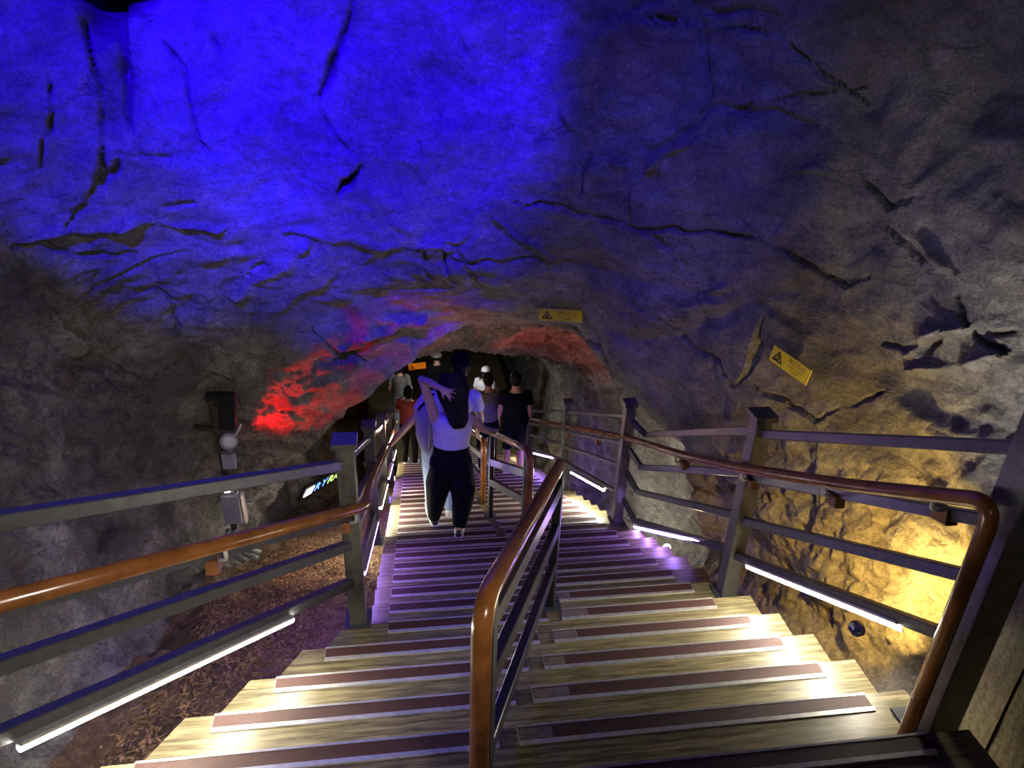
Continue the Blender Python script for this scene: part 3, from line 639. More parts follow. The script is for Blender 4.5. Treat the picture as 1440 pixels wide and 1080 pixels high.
# middle railings
def mid_rail(label, near, far, zn, zf, hn, hf, levels_n, levels_f, w=0.05, hr=0.032, far_handrail_over=0.0):
    root = thing('centre_railing', label, 'railing', (near[0], near[1], zn))
    d = np.array([far[0]-near[0], far[1]-near[1], 0.0]); d /= np.linalg.norm(d)
    ang = math.atan2(d[0], d[1])
    for (x, y), z0, z1 in ((near, zn, hn-0.06), (far, zf, hf-0.03)):
        p = Geo().bar((x, y, z0), (x, y, z1), w, w*1.35, 0.004, up=tuple(d)).build('post', 'black', root)
        Geo().box((x-0.06, y-0.06, z0), (x+0.06, y+0.06, z0+0.010)).build('base_plate', 'steel', p)
    for a, b in zip(levels_n, levels_f):
        Geo().bar((near[0], near[1], a)+d*0.03, (far[0], far[1], b)-d*0.03, 0.042, 0.075).build('rail', 'steel_dark', root)
    nx = np.array([near[0], near[1], 0])-d*0.085
    path = [np.array([nx[0], nx[1], zn+0.02]), np.array([nx[0], nx[1], hn+0.01]), np.array([far[0], far[1], hf])+d*far_handrail_over]
    Geo().tube(bezier_path(path, 0.16, 9), hr, 18).build('handrail', 'handrail', root, True)
    for zb in (zn+0.18, zn+0.45):
        s_ = Geo(); c = np.array([near[0], near[1], zb]); s_.bar(c-d*0.09, c-d*0.02, 0.02, 0.02); s_.build('standoff', 'screw', root)
    L = math.hypot(far[0]-near[0], far[1]-near[1])
    for t in (0.12, 0.40, 0.68, 0.93):
        q = np.array([near[0], near[1], 0])+d*L*t; zt = hn+(hf-hn)*t; zr = levels_n[0]+(levels_f[0]-levels_n[0])*t
        Geo().bar((q[0], q[1], zr+0.02), (q[0], q[1], zt-0.02), 0.012, 0.035).build('handrail_bracket', 'screw', root)
    return root
n1, f1 = (0.205, 1.66), (0.79, 3.34)
mid_rail('centre railing between the lanes whose brown handrail bends straight down in front', n1, f1, -0.165, -0.825, UY(663, 846, 1.60)[2], UY(794, 652, 3.34)[2],
         [UY(686, 880, 1.66)[2], UY(686, 965, 1.66)[2], UY(686, 1062, 1.66)[2]], [UY(786, 690, 3.3)[2], UY(784, 748, 3.3)[2], UY(781, 800, 3.3)[2]])
n2, f2 = (0.945, 5.22), (0.765, 6.22)
mid_rail('short centre railing behind the bent-handrail one, beside the woman with long hair', n2, f2, -1.814, -2.31, -0.86, -1.30, [-1.14, -1.42], [-1.62, -1.86], 0.045)
n3, f3 = (0.785, 7.2), (0.77, 9.4)
mid_rail('centre railing lower down the stairs, lit orange at its near end', n3, f3, -2.80, -3.96, -1.93, -3.05, [-2.2, -2.5], [-3.3, -3.6], 0.045)

# ------------------------------------------------------------------ led strips under the lowest rails
def led(a, b, kind, label, out=None):
    a, b = np.array(a, float), np.array(b, float)
    c = (a+b)/2
    root = thing('led_strip_light', label, 'strip light', c)
    up = np.array([0, 0, 0.018])
    Geo().bar(a+up, b+up, 0.034, 0.016).build('housing', 'alu', root)
    if out is not None:      # outer flange of the channel keeps the light on the steps
        o_ = np.array(out, float)*0.022+np.array([0, 0, -0.006]); Geo().bar(a+o_, b+o_, 0.005, 0.050).build('shield', 'alu', root)
    Geo().tube([a, b], 0.016, 10).build('diffuser', kind, root, True)
    return root
def LP(t): # point on the flared left section's lowest rail
    return np.array([A0[0]+(L1[0]-A0[0])*t, A0[1]+(L1[1]-A0[1])*t, 0.52+(-0.51-0.52)*t])
led(LP(0.17)+np.array([0.03, -0.02, -0.05]), LP(0.735)+np.array([0.03, -0.02, -0.05]), 'led_white', 'long white light strip under the flared left railing')
def zl(y): return zs(y)+0.30
LS = 'light strip under the left railing '
led((-0.33, 3.65, zl(3.65)-0.045), (-0.33, 5.2, zl(5.2)-0.045), 'led_purple', 'purple '+LS+'just past the flared section')
led((-0.33, 5.9, zl(5.9)-0.045), (-0.33, 7.4, zl(7.4)-0.045), 'led_white', 'white '+LS+'beside the woman with long hair')
led((-0.33, 8.0, zl(8.0)-0.045), (-0.33, 9.6, zl(9.6)-0.045), 'led_purple', 'purple '+LS+'below the woman with long hair')
led((-0.33, 10.2, zl(10.2)-0.045), (-0.33, 11.8, zl(11.8)-0.045), 'led_warm', 'warm white '+LS+'near the foot of the stairs')
RS = ' light strip under the right railing '
led((1.985, 2.07, 0.13), (1.985, 3.28, -0.575), 'led_white', 'white'+RS+'in front of the yellow-lit rock', (1, 0, 0))
led((2.0, 3.86, -0.86), (2.0, 5.30, -1.82), 'led_purple', 'purple'+RS+'where it turns inwards', (1, 0, 0))
led((1.89, 6.02, -1.90), (1.89, 7.36, -2.57), 'led_white', 'white'+RS+'past the inward turn')
led((1.89, 8.49, -3.07), (1.89, 9.95, -3.90), 'led_purple', 'purple'+RS+'beside the man in black')
led((1.89, 10.7, -4.25), (1.89, 12.2, -5.0), 'led_warm', 'warm white'+RS+'near the foot of the stairs')

# ------------------------------------------------------------------ plank panel at the right edge
pan = thing('plank_panel', 'upright timber plank panel beside the yellow-lit rock and the thick post', 'panel', (2.25, 1.0, 0.0))
for i in range(6):
    y1 = 1.83-i*0.145
    Geo().box((2.20+0.006*(i % 2), y1-0.138, -0.55), (2.25, y1, 2.1)).build('plank', 'panel', pan)

# ------------------------------------------------------------------ people
def remeshed(geo, voxel, smooth_iter=4):
    me = bpy.data.meshes.new('tmp'); me.from_pydata([tuple(map(float, v)) for v in geo.v], [], geo.f); me.update()
    bm = bmesh.new(); bm.from_mesh(me); bmesh.ops.recalc_face_normals(bm, faces=bm.faces); bm.to_mesh(me); bm.free()
    o = bpy.data.objects.new('tmp', me); COL.objects.link(o)
    r = o.modifiers.new('r', 'REMESH'); r.mode = 'VOXEL'; r.voxel_size = voxel
    if smooth_iter: sm = o.modifiers.new('s', 'SMOOTH'); sm.factor = 0.5; sm.iterations = smooth_iter
    bpy.context.view_layer.update()
    dg = bpy.context.evaluated_depsgraph_get()
    out = bpy.data.meshes.new_from_object(o.evaluated_get(dg))
    bpy.data.objects.remove(o); bpy.data.meshes.remove(me)
    return out
def skin_part(name, geo, mat, parent, voxel=0.012, smooth_iter=4):
    me = remeshed(geo, voxel, smooth_iter)
    off = parent_world(parent)
    me.transform(Matrix.Translation(-off))
    me.name = name; me.materials.clear(); me.materials.append(MAT[mat])
    me.polygons.foreach_set('use_smooth', [True]*len(me.polygons))
    o = bpy.data.objects.new(name, me); COL.objects.link(o); o.parent = parent
    return o
def unit(v): v = np.asarray(v, float); return v/(np.linalg.norm(v)+1e-9)
def hand(g, wrist, d, side, size=1.0, curl=0.35, spread=0.12, thumb=1):
    """palm, four fingers and a thumb; d = pointing direction, side = towards the thumb"""
    d = unit(d); side = unit(np.asarray(side, float)-d*(np.asarray(side, float)@d)); nrm = np.cross(side, d)
    s = size; w0 = np.asarray(wrist, float)
    g.tube([w0-d*0.01, w0+d*0.03*s, w0+d*0.065*s, w0+d*0.088*s], [(0.026*s, 0.019*s), (0.035*s, 0.017*s), (0.040*s, 0.014*s), (0.036*s, 0.011*s)], 12, side=side)
    for i, (off, L) in enumerate(((0.030, 0.070), (0.010, 0.080), (-0.011, 0.074), (-0.031, 0.058))):
        b = w0+d*0.080*s+side*off*s; dd = unit(d+side*(off*spread*40)); L *= s
        p1 = b+dd*L*0.42; d2 = unit(dd*math.cos(curl)-nrm*math.sin(curl)); p2 = p1+d2*L*0.32
        d3 = unit(dd*math.cos(curl*1.8)-nrm*math.sin(curl*1.8)); p3 = p2+d3*L*0.26
        g.tube([b, p1, p2, p3], [0.0092*s, 0.0085*s, 0.0078*s, 0.0062*s], 8)
    tb = w0+d*0.025*s+side*0.026*s; t1 = tb+unit(d*0.6+side*0.8)*0.035*s; t2 = t1+unit(d*0.85+side*0.45-nrm*0.2)*0.032*s
    g.tube([tb, t1, t2], [0.013*s, 0.0105*s, 0.008*s], 8)
def head_geo(g, c, fwd, up, s=1.0):
    fwd = unit(fwd); up = unit(up-fwd*(np.asarray(up)@fwd)); rt = np.cross(fwd, up); fr = np.stack([rt, fwd, up], 1); c = np.asarray(c, float)
    g.ball(c+up*0.02*s, (0.076*s, 0.094*s, 0.098*s), 16, 12, fr)
    g.ball(c+up*-0.055*s+fwd*0.022*s, (0.055*s, 0.066*s, 0.065*s), 14, 10, fr)
    g.tube([c+fwd*0.088*s+up*0.015*s, c+fwd*0.108*s-up*0.020*s, c+fwd*0.090*s-up*0.032*s], [0.009*s, 0.014*s, 0.012*s], 8)
    for sg in (-1, 1): g.ball(c+rt*sg*0.077*s-up*0.005*s-fwd*0.005*s, (0.010*s, 0.019*s, 0.030*s), 8, 6, fr)
    return rt, fwd, up
def face_parts(root, c, rt, fwd, up, s=1.0):
    for sg in (-1, 1):
        e = Geo().ball(np.asarray(c)+rt*sg*0.030*s+fwd*0.083*s+up*0.012*s, 0.012*s, 8, 6).build('eye', 'ink', root, True)
    Geo().tube([np.asarray(c)-rt*0.022*s+fwd*0.088*s-up*0.062*s, np.asarray(c)+fwd*0.094*s-up*0.060*s, np.asarray(c)+rt*0.022*s+fwd*0.088*s-up*0.062*s], 0.006*s, 6).build('mouth', 'red_cloth', root, True)
def torso(g, pelvis, neck, side, w=1.0, dpt=1.0, rows=None, grow=0.0):
    pelvis, neck = np.asarray(pelvis, float), np.asarray(neck, float)
    rows = rows or [(-0.16, .090, .075), (-0.04, .165, .112), (0.08, .168, .118), (.30, .135, .098), (.45, .132, .098), (.62, .152, .108), (.78, .160, .105), (.90, .140, .082), (.97, .075, .062)]
    P = [pelvis+(neck-pelvis)*t for t, _, _ in rows]; R = [(a*w+grow, b*dpt+grow) for _, a, b in rows]
    g.tube(P, R, 20, side=side)
def person(label, J, outfit, s=1.0, voxel=0.011, group=None):
    """J: world joints. outfit: dict of materials and options"""
    base = np.asarray(J['base'], float)
    root = thing('person', label, 'person', base, group)
    side = unit(np.asarray(J['shR'])-np.asarray(J['shL'])); side_f = unit(np.array([side[0], side[1], 0]))
    w = outfit.get('w', 1.0)*s
    g = Geo()
    torso(g, J['pelvis'], J['neck'], side, w, s)
    hc = np.asarray(J['head'], float)
    g.tube([J['neck'], np.asarray(J['neck'])*0.5+hc*0.5, hc-np.array([0, 0, 0.03])], [0.062*s, 0.050*s, 0.052*s], 12)
    rt, fw, up = head_geo(g, hc, J['look'], J.get('hup', (0, 0, 1)), s)
    for k in 'LR':
        sh, el, wr = [np.asarray(J[n+k], float) for n in ('sh', 'el', 'wr')]
        tn = unit(np.asarray(J['neck'])-sh)
        g.tube([sh+tn*0.05*s, sh, sh*0.5+el*0.5, el, el*0.6+wr*0.4, wr], [0.050*s, 0.050*s, 0.043*s, 0.037*s, 0.036*s, 0.024*s], 12)
        d = J.get('hd'+k, unit(wr-el)); sd = J.get('hs'+k, np.array([0, 1, 0.3]))
        hand(g, wr, d, sd, 0.95*s, outfit.get('curl'+k, 0.45), outfit.get('spread'+k, 0.10))
        hp_, kn, an = [np.asarray(J[n+k], float) for n in ('hip', 'kn', 'an')]
        g.tube([hp_+np.array([0, 0, .04]), hp_, hp_*0.5+kn*0.5, kn, kn*0.6+an*0.4, an, an-np.array([0, 0, .04])], [.085*s, .088*s, .074*s, .056*s, .055*s, .036*s, .036*s], 12)
        ft = np.asarray(J.get('toe'+k, an+np.array([0, 0.15, -0.06])), float)
        g.tube([an-np.array([0, 0, .03])-unit(ft-an)*0.04, an*0.5+ft*0.5+np.array([0, 0, -.01]), ft], [.034*s, .036*s, .025*s], 10)
    body = skin_part('body', g, 'skin', root, voxel)
    face_parts(root, hc, rt, fw, up, s)
    # top
    g = Geo(); hem = outfit.get('hem', 0.0)
    rows = ([(hem, .168, .122), (hem+0.10, .168, .122), (.30, .150, .110)] if hem < .2 else [(hem, .150, .112)])+[(.45, .145, .108), (.62, .160, .116), (.78, .166, .113), (.90, .148, .090), (.955, .085, .070)]
    torso(g, J['pelvis'], J['neck'], side, w*outfit.get('loose', 1.0), s*outfit.get('loose', 1.0), rows, 0.010)
    sl = outfit.get('sleeve', 0.5)
    for k in 'LR':
        sh, el = np.asarray(J['sh'+k], float), np.asarray(J['el'+k], float); tn = unit(np.asarray(J['neck'])-sh)
        if sl > 0:
            e = sh+(el-sh)*sl
            g.tube([sh+tn*0.06*s, sh, sh*0.4+e*0.6, e], [.062*s, .064*s, .062*s, .064*s], 14)
        else: g.tube([sh+tn*0.07*s, sh+tn*0.015*s], [.050*s, .056*s], 12)
    skin_part('top', g, outfit['top'], root, voxel)
    # trousers
    g = Geo(); lg = outfit.get('leg', 1.0); wd = outfit.get('wide', 1.0)
    wt = outfit.get('waist', 0.17)
    torso(g, J['pelvis'], J['neck'], side, w, s, [(-0.17, .11, .09), (-0.06, .175, .125), (.06, .172, .122), (.17, .150, .110)]+([(wt, .140, .102)] if wt > .2 else []), 0.008 if wt < .2 else 0.014)
    for k in 'LR':
        hp_, kn, an = [np.asarray(J[n+k], float) for n in ('hip', 'kn', 'an')]
        pts = [hp_+np.array([0, 0, .04]), hp_, hp_*0.5+kn*0.5, kn, kn*0.55+an*0.45, an+np.array([0, 0, -0.02])]
        rad = [.098*s, .104*s, .088*s*wd, .073*s*wd, (.066*wd-.004)*s, (.030+.028*wd)*s*.92]
        if lg < 1: pts = pts[:4]+[kn+(an-kn)*max(lg-0.5, 0.05)]; rad = rad[:4]+[.078*s]
        g.tube(pts, rad, 14)
    skin_part('trousers' if lg >= 1 else 'shorts', g, outfit['trousers'], root, voxel)
    for k in 'LR':
        an = np.asarray(J['an'+k], float); ft = np.asarray(J.get('toe'+k, an+np.array([0, 0.15, -0.06])), float); d = unit((ft-an)*np.array([1, 1, 0.0])); 
        pitch = (ft-an)[2]+0.06
        a0 = an+np.array([0, 0, -0.055]); g = Geo()
        dz = np.array([0, 0, pitch])
        g.tube([a0-d*0.065, a0-d*0.03, a0+d*0.06+dz*0.4, a0+d*0.14+dz*0.8, a0+d*0.185+dz], [(.030*s, .030), (.040*s, .042), (.044*s, .036), (.046*s, .026), (.028*s, .016)], 12, side=np.cross(d, (0, 0, 1)))
        sh = skin_part('shoe', g, outfit.get('shoes', 'shoe'), root, 0.009, 3)
        Geo().tube([a0-d*0.07+np.array([0, 0, -.030]), a0+d*0.06+dz*0.4+np.array([0, 0, -.030]), a0+d*0.19+dz+np.array([0, 0, -.014])], [(.042*s, .009), (.048*s, .009), (.030*s, .008)], 12, side=np.cross(d, (0, 0, 1))).build('sole', outfit.get('sole', 'shoe'), sh, True)
    # hair
    style = outfit.get('hair', 'short'); fr = np.stack([rt, fw, up], 1); g = Geo()
    g.ball(hc+up*0.030*s-fw*0.012*s, (0.086*s, 0.098*s, 0.098*s), 16, 12, fr)
    if style == 'long':
        for p in outfit['hair_paths']: g.tube(p[0], p[1], 14, side=side)
    elif style == 'bob': g.ball(hc-up*0.03*s-fw*0.03*s, (0.095*s, 0.085*s, 0.11*s), 14, 10, fr)
    else: g.ball(hc-up*0.015*s-fw*0.035*s, (0.078*s, 0.066*s, 0.080*s), 14, 10, fr)
    if style == 'cap':
        skin_part('hair', g, 'hair', root, voxel)
        g = Geo(); g.ball(hc+up*0.045*s, (0.098*s, 0.108*s, 0.092*s), 16, 12, fr)
        g.tube([hc+up*0.035*s+fw*0.07*s, hc+up*0.030*s+fw*0.19*s], [(0.075*s, 0.010), (0.055*s, 0.008)], 14, side=rt)
        skin_part('cap', g, outfit['cap'], root, voxel)
    elif style == 'bucket':
        skin_part('hair', g, 'hair', root, voxel)
        g = Geo(); g.ball(hc+up*0.055*s, (0.100*s, 0.110*s, 0.085*s), 16, 12, fr)
        g.tube([hc+up*0.052*s, hc+up*0.030*s, hc+up*0.012*s], [(0.105*s, 0.115*s), (0.125*s, 0.135*s), (0.142*s, 0.152*s)], 20, side=rt)
        skin_part('bucket_hat', g, outfit['cap'], root, voxel)
    else: skin_part('hair', g, 'hair', root, voxel)
    return root
V3 = lambda *a: np.array(a, float)
def stand(x, y, zfoot, hgt, side_turn=0.0, sway=0.0):
    """joints of a relaxed standing or stepping figure facing down the stairs"""
    s = hgt/1.70; c, sn = math.cos(side_turn), math.sin(side_turn)
    def L(a, b, h): return np.array([x+(a*c+b*sn)*s, y+(-a*sn+b*c)*s, zfoot+h*s])
    J = dict(base=(x, y, zfoot), pelvis=L(sway, 0, .92), neck=L(sway*0.5, 0.01, 1.42), head=L(sway*0.5, 0.04, 1.575), look=L(0, 1, 0)-L(0, 0, 0),
             shL=L(-.175, 0, 1.375), shR=L(.175, 0, 1.375), elL=L(-.215, -.02, 1.10), elR=L(.215, -.02, 1.10), wrL=L(-.21, .10, .87), wrR=L(.21, .10, .87),
             hipL=L(-.085, 0, .88), hipR=L(.085, 0, .88), knL=L(-.095, .05, .48), knR=L(.095, .03, .48), anL=L(-.10, -.01, .092), anR=L(.10, -.01, .092))
    J['toeL'] = J['anL']+(L(0, .15, 0)-L(0, 0, 0))+V3(0, 0, -.06); J['toeR'] = J['anR']+(L(0, .15, 0)-L(0, 0, 0))+V3(0, 0, -.06)
    return J, s, L

# the woman on the stairs, left hand behind her head
Yw = 5.62
w_fR = UZ(646, 756, nose(12)[1]); w_fL = UZ(611, 740, nose(13)[1])
J = dict(base=(0.32, 5.62, nose(12)[1]), pelvis=UY(634, 650, Yw), neck=UY(637, 578, Yw), head=UY(641, 545, Yw+0.03), look=(0.10, 1, -0.22), hup=(0.12, 0.2, 1),
         shL=UY(613, 590, Yw), shR=UY(662, 590, Yw), elL=UY(593, 532, Yw-0.10), elR=UY(681, 604, Yw+0.16), wrL=UY(620, 546, Yw-0.21), wrR=UY(694, 608, Yw+0.40),
         hipL=UY(620, 657, Yw), hipR=UY(650, 657, Yw), knL=UY(614, 697, Yw+0.16), knR=UY(651, 705, Yw+0.06),
         anL=V3(w_fL[0], w_fL[1]+0.05, nose(13)[1]+0.10), anR=V3(w_fR[0], w_fR[1]+0.05, nose(12)[1]+0.096))
J['toeL'] = J['anL']+V3(-.02, .15, -.07); J['toeR'] = J['anR']+V3(.02, .15, -.06)
J['hdL'] = unit(UY(647, 561, Yw-0.21)-UY(620, 546, Yw-0.21)); J['hsL'] = V3(0.2, -0.45, -1); J['hdR'] = V3(0.25, 0.9, -0.35); J['hsR'] = V3(-1, 0.2, 0)
hairp = [([UY(637, 528, Yw+.0), UY(636, 545, Yw-.06), UY(639, 562, Yw-.09), UY(643, 580, Yw-.11), UY(645, 594, Yw-.12), UY(646, 602, Yw-.12)], [(.120, .10), (.150, .075), (.125, .055), (.10, .045), (.085, .038), (.05, .02)])]
person('woman in pale lavender top and wide black trousers, one hand behind her long black hair', J,
       dict(top='lavender', hem=0.36, waist=0.38, sleeve=0, trousers='black_cloth', wide=1.42, hair='long', hair_paths=hairp, shoes='shoe_dark', sole='shoe', w=1.06, curlL=0.08, spreadL=0.42, curlR=0.5), 0.97, 0.0075)

# the tall man right in front of her
x0, y0m = 0.26, 6.27; z0m = nose(14)[1]
J, s_, L = stand(x0, y0m, z0m, 1.80)
J['head'] = UY(648, 515, y0m+0.04); J['neck'] = UY(642, 546, y0m+0.02)
J['shL'] = UY(600, 560, y0m); J['shR'] = UY(668, 558, y0m)
J['elL'] = UY(581, 590, y0m+0.02); J['wrL'] = V3(-0.235, 6.58, zs(6.58)+0.885); J['hdL'] = V3(-0.25, 0.9, -0.4); J['hsL'] = V3(1, 0.2, 0.1)
J['elR'] = UY(676, 588, y0m+0.05); J['wrR'] = UY(672, 606, y0m+0.25)
J['anL'] = UZ(607, 728, z0m)+V3(0, .05, .098); J['anR'] = UZ(633, 727, z0m)+V3(0, .05, .098); J['toeL'] = J['anL']+V3(-.02, .16, -.06); J['toeR'] = J['anR']+V3(0.02, .16, -.06)
man = person('tall man in dark cap, white tee and light jeans with a beige shoulder bag', J, dict(top='white_cloth', trousers='denim', hair='cap', cap='black_cloth', sleeve=0.55, loose=1.06, w=1.1), s_, 0.010)
bc = UY(597, 603, y0m-0.10)
bag = thing('shoulder_bag', 'beige canvas bag hanging at the side of the man in white', 'bag', bc)
g = Geo(); g.tube([UY(596, 570, y0m-.10), UY(596, 585, y0m-.11), UY(597, 610, y0m-.12), UY(599, 628, y0m-.12), UY(600, 636, y0m-.12)], [(.055, .03), (.082, .05), (.088, .06), (.062, .05), (.02, .02)], 16, side=(1, .2, 0))
skin_part('bag_body', g, 'bag', bag, 0.009)
Geo().tube(bezier_path([UY(588, 577, y0m-.14), UY(600, 562, y0m-.10), UY(612, 552, y0m-.02), UY(620, 570, y0m+.13)], .1), 0.010, 8).build('strap', 'black_cloth', bag, True)
Geo().tube([UY(600, 574, y0m-.15), UY(603, 600, y0m-.185), UY(603, 630, y0m-.17)], 0.008, 8).build('seam', 'bag', bag, True)

# people further down the stairs
def stepper(label, px_foot, k, hgt, outfit, turn=0.0, arms=None, voxel=0.014):
    f = UZ(*px_foot, nose(k)[1]); f[1] = min(max(f[1], nose(k-1)[0]+0.08), nose(k)[0]-0.10)
    J, s, L = stand(f[0], f[1], nose(k)[1], hgt, turn)
    if arms: arms(J, L)
    return person(label, J, outfit, s, voxel)
def phone_arms(J, L):
    J['elR'] = L(.24, .02, 1.12); J['wrR'] = L(.20, .24, 1.16); J['elL'] = L(-.23, .05, 1.12); J['wrL'] = L(-.10, .28, 1.10)
    J['hdR'] = L(-.3, .9, .2)-L(0, 0, 0); J['hdL'] = L(.4, .9, .1)-L(0, 0, 0)
stepper('man in black tee and shorts standing in the right lane of the stairs', (720, 664), 25, 1.78, dict(top='black_cloth', trousers='black_cloth', leg=0.62, hair='short', sleeve=0.6, loose=1.08, w=1.12, shoes='shoe'), 0.1)
stepper('man in grey tee with bent arms in front of the man in black', (684, 655), 27, 1.80, dict(top='grey_cloth', trousers='black_cloth', hair='short', sleeve=0.6, w=1.08), -0.35, phone_arms)
stepper('person in faded red top and black trousers near the left handrail', (577, 648), 31, 1.62, dict(top='red_cloth', trousers='black_cloth', hair='bob', sleeve=0.6), 0.3, phone_arms)
def on_landing(label, x, y, hgt, outfit, turn=0.0, arms=None):
    J, s, L = stand(x, y, lz-R_, hgt, turn)
    if arms: arms(J, L)
    return person(label, J, outfit, s, 0.016)
on_landing('person in white tee and white cap at the foot of the stairs', 1.5, 13.6, 1.68, dict(top='white_cloth', trousers='denim', hair='cap', cap='white_cloth', sleeve=0.6), 0.5)
on_landing('person in dark clothes and bucket hat at the foot of the stairs', 0.55, 14.4, 1.70, dict(top='black_cloth', trousers='black_cloth', hair='bucket', cap='grey_cloth', sleeve=0.9), -0.3)
on_landing('person in grey shirt far down on the boarded landing', -0.25, 14.0, 1.66, dict(top='grey_cloth', trousers='denim', hair='bob', sleeve=0.8), 0.2)

# ------------------------------------------------------------------ warning signs on the rock
def text_mesh(txt, size):
    c = bpy.data.curves.new('t', 'FONT'); c.body = txt; c.size = size; c.align_x = 'CENTER'; c.align_y = 'CENTER'; c.resolution_u = 2
    o = bpy.data.objects.new('t', c); COL.objects.link(o); bpy.context.view_layer.update()
    me = bpy.data.meshes.new_from_object(o.evaluated_get(bpy.context.evaluated_depsgraph_get()))
    bpy.data.objects.remove(o); return me
def sign(label, tl, tr, bl, vmin, vmax, lines, pict, rock=None, offs=0.10, tilt=0.0):
    cpx = ((tr[0]+bl[0])/2, (tr[1]+bl[1])/2)
    c, n = rock if rock is not None else surf(*cpx, vmin, vmax, 14)
    if tilt: n = unit(n+tilt*unit(CP-c))
    c = c+n*offs
    def hit(p): v = ray(*p); return CP+v*(((c-CP)@n)/(v@n))
    a, b, d = hit(tl), hit(tr), hit(bl)
    u = b-a; W = np.linalg.norm(u); u /= W; v = d-a; v -= u*(v@u); H = np.linalg.norm(v); v /= H
    H = min(max(H, 0.26*W), 0.42*W)
    nn = np.cross(v, u); nn = nn if nn@n > 0 else -nn
    ctr = a+u*W/2+v*H/2
    root = thing('warning_sign', label, 'sign', ctr)
    Rm = Matrix(((u[0], -v[0], nn[0]), (u[1], -v[1], nn[1]), (u[2], -v[2], nn[2]))).to_4x4()
    root.rotation_euler = Rm.to_euler()
    def loc(name, V, Fc, mat, parent=root):
        o = mesh_obj(name, V, Fc, mat); o.parent = parent; return o
    def slab(x0, x1, y0, y1, z0, z1): g = Geo().box((x0, y0, z0), (x1, y1, z1)); return g.v, g.f
    loc('plate', *slab(-W/2, W/2, -H/2, H/2, -0.012, 0), 'sign')
    t = W*0.012
    for bx in ((-W/2, W/2, H/2-t, H/2), (-W/2, W/2, -H/2, -H/2+t), (-W/2, -W/2+t, -H/2+t, H/2-t), (W/2-t, W/2, -H/2+t, H/2-t)):
        loc('border', *slab(*bx, 0, 0.002), 'sign_edge')
    # warning triangle
    cx, r = -W*0.30, H*0.40
    tri = [(0, 1.0), (-1.0, -0.72), (1.0, -0.72)]
    Vo = [(cx+x*r, y*r, 0.003) for x, y in tri]; Vi = [(cx+x*r*0.68, (y*0.66-0.05)*r, 0.003) for x, y in tri]
    loc('triangle', Vo+Vi, [(0, 1, 4, 3), (1, 2, 5, 4), (2, 0, 3, 5)], 'ink')
    if pict == 'head':
        g = Geo(); g.ball((cx, 0.02*H, 0.003), (0.06*H, 0.06*H, 0.002), 10, 6); g.tube([(cx, -0.28*H, 0.003), (cx, -0.10*H, 0.003), (cx, -0.03*H, 0.003)], [(0.07*H, 0.002), (0.09*H, 0.002), (0.04*H, 0.002)], 10, side=(1, 0, 0))
    else:
        g = Geo(); g.add([(cx-0.3*H, -0.25*H, 0.003), (cx-0.05*H, -0.25*H, 0.003), (cx-0.05*H, -0.12*H, 0.003), (cx-0.16*H, -0.12*H, 0.003), (cx-0.16*H, -0.18*H, 0.003)], [(0, 1, 2, 3, 4)])
        g.tube([(cx+0.02*H, 0.16*H, 0.003), (cx+0.05*H, -0.05*H, 0.003), (cx+0.0*H, -0.22*H, 0.003)], [(0.03*H, 0.002), (0.05*H, 0.002), (0.03*H, 0.002)], 8, side=(1, 0, 0))
    o = loc('pictogram', g.v, g.f, 'ink')
    y = H*0.22
    for i, (txt, sz, mt) in enumerate(lines):
        me = text_mesh(txt, 1.0); 
        xs_ = [v.co.x for v in me.vertices]; wd = max(xs_)-min(xs_); k = min(sz*H, W*0.50/wd)
        me.transform(Matrix.Translation((W*0.17, y, 0.003)) @ Matrix.Scale(k, 4)); me.name = 'lettering'
        me.materials.clear(); me.materials.append(MAT[mt]); o = bpy.data.objects.new('lettering', me); COL.objects.link(o); o.parent = root
        y -= H*(0.28 if i == 0 else 0.20)
    return root, W, H
r1 = sign('small yellow warning sign with black triangle above the tunnel mouth', (757, 434), (819, 437), (757, 451), 3, 7.05,
     [('머리조심', 0.42, 'ink_red'), ('Watch Your Head', 0.17, 'ink'), ('小心碰头', 0.17, 'ink')], 'head', tilt=1.6, offs=0.13)
r2 = sign('yellow warning sign tilted on the right rock wall above the railing post', (1089, 485), (1141, 521), (1084, 508), 2, 6.5,
     [('계단조심', 0.36, 'ink_red'), ('Watch Your Step', 0.15, 'ink'), ('小心台阶', 0.15, 'ink')], 'step')
r3 = sign('orange-lit warning sign on the tunnel rock beyond the raised elbow of the woman', (574, 512), (598, 509), (575, 521), 6, 9,
     [('머리조심', 0.36, 'ink_red'), ('Watch Your Head', 0.15, 'ink')], 'head', rock=(UY(587, 516, 7.9), unit_(CP-UY(587, 516, 7.9))))

# ------------------------------------------------------------------ lamp post and boxes by the left wall
Yp = 5.92
pb, pt = UY(336, 775, Yp), UY(299, 556, Yp)
lp = thing('lamp_post', 'rusty brown angle-steel post by the left rock wall carrying lamps', 'post', pb)
Geo().bar(pb, pt, 0.06, 0.05, up=(0, 1, 0)).build('post', 'rust', lp)
Geo().box(tuple(pt+V3(-.05, -.04, -.03)), tuple(pt+V3(.06, .04, .02))).build('top_clamp', 'black', lp)
a = UY(307, 606, Yp); Geo().bar(UY(275, 600, Yp+0.05), UY(305, 604, Yp), 0.05, 0.04).build('cross_arm', 'rust', lp)
for py in (560, 568): Geo().tube([UY(299, py, Yp-.02), UY(312, py+6, Yp-.06)], 0.006, 6).build('cable', 'black', lp, True)
wl = thing('wall_washer_light', 'dark oblong floodlight on the rusty post beside red-lit rock', 'floodlight', UY(320, 577, Yp-.05))
c = UY(320, 577, Yp-.06); Geo().bar(UY(319, 553, Yp-.06), UY(321, 602, Yp-.06), 0.135, 0.07, 0.012, up=(0, 1, 0)).build('body', 'black', wl)
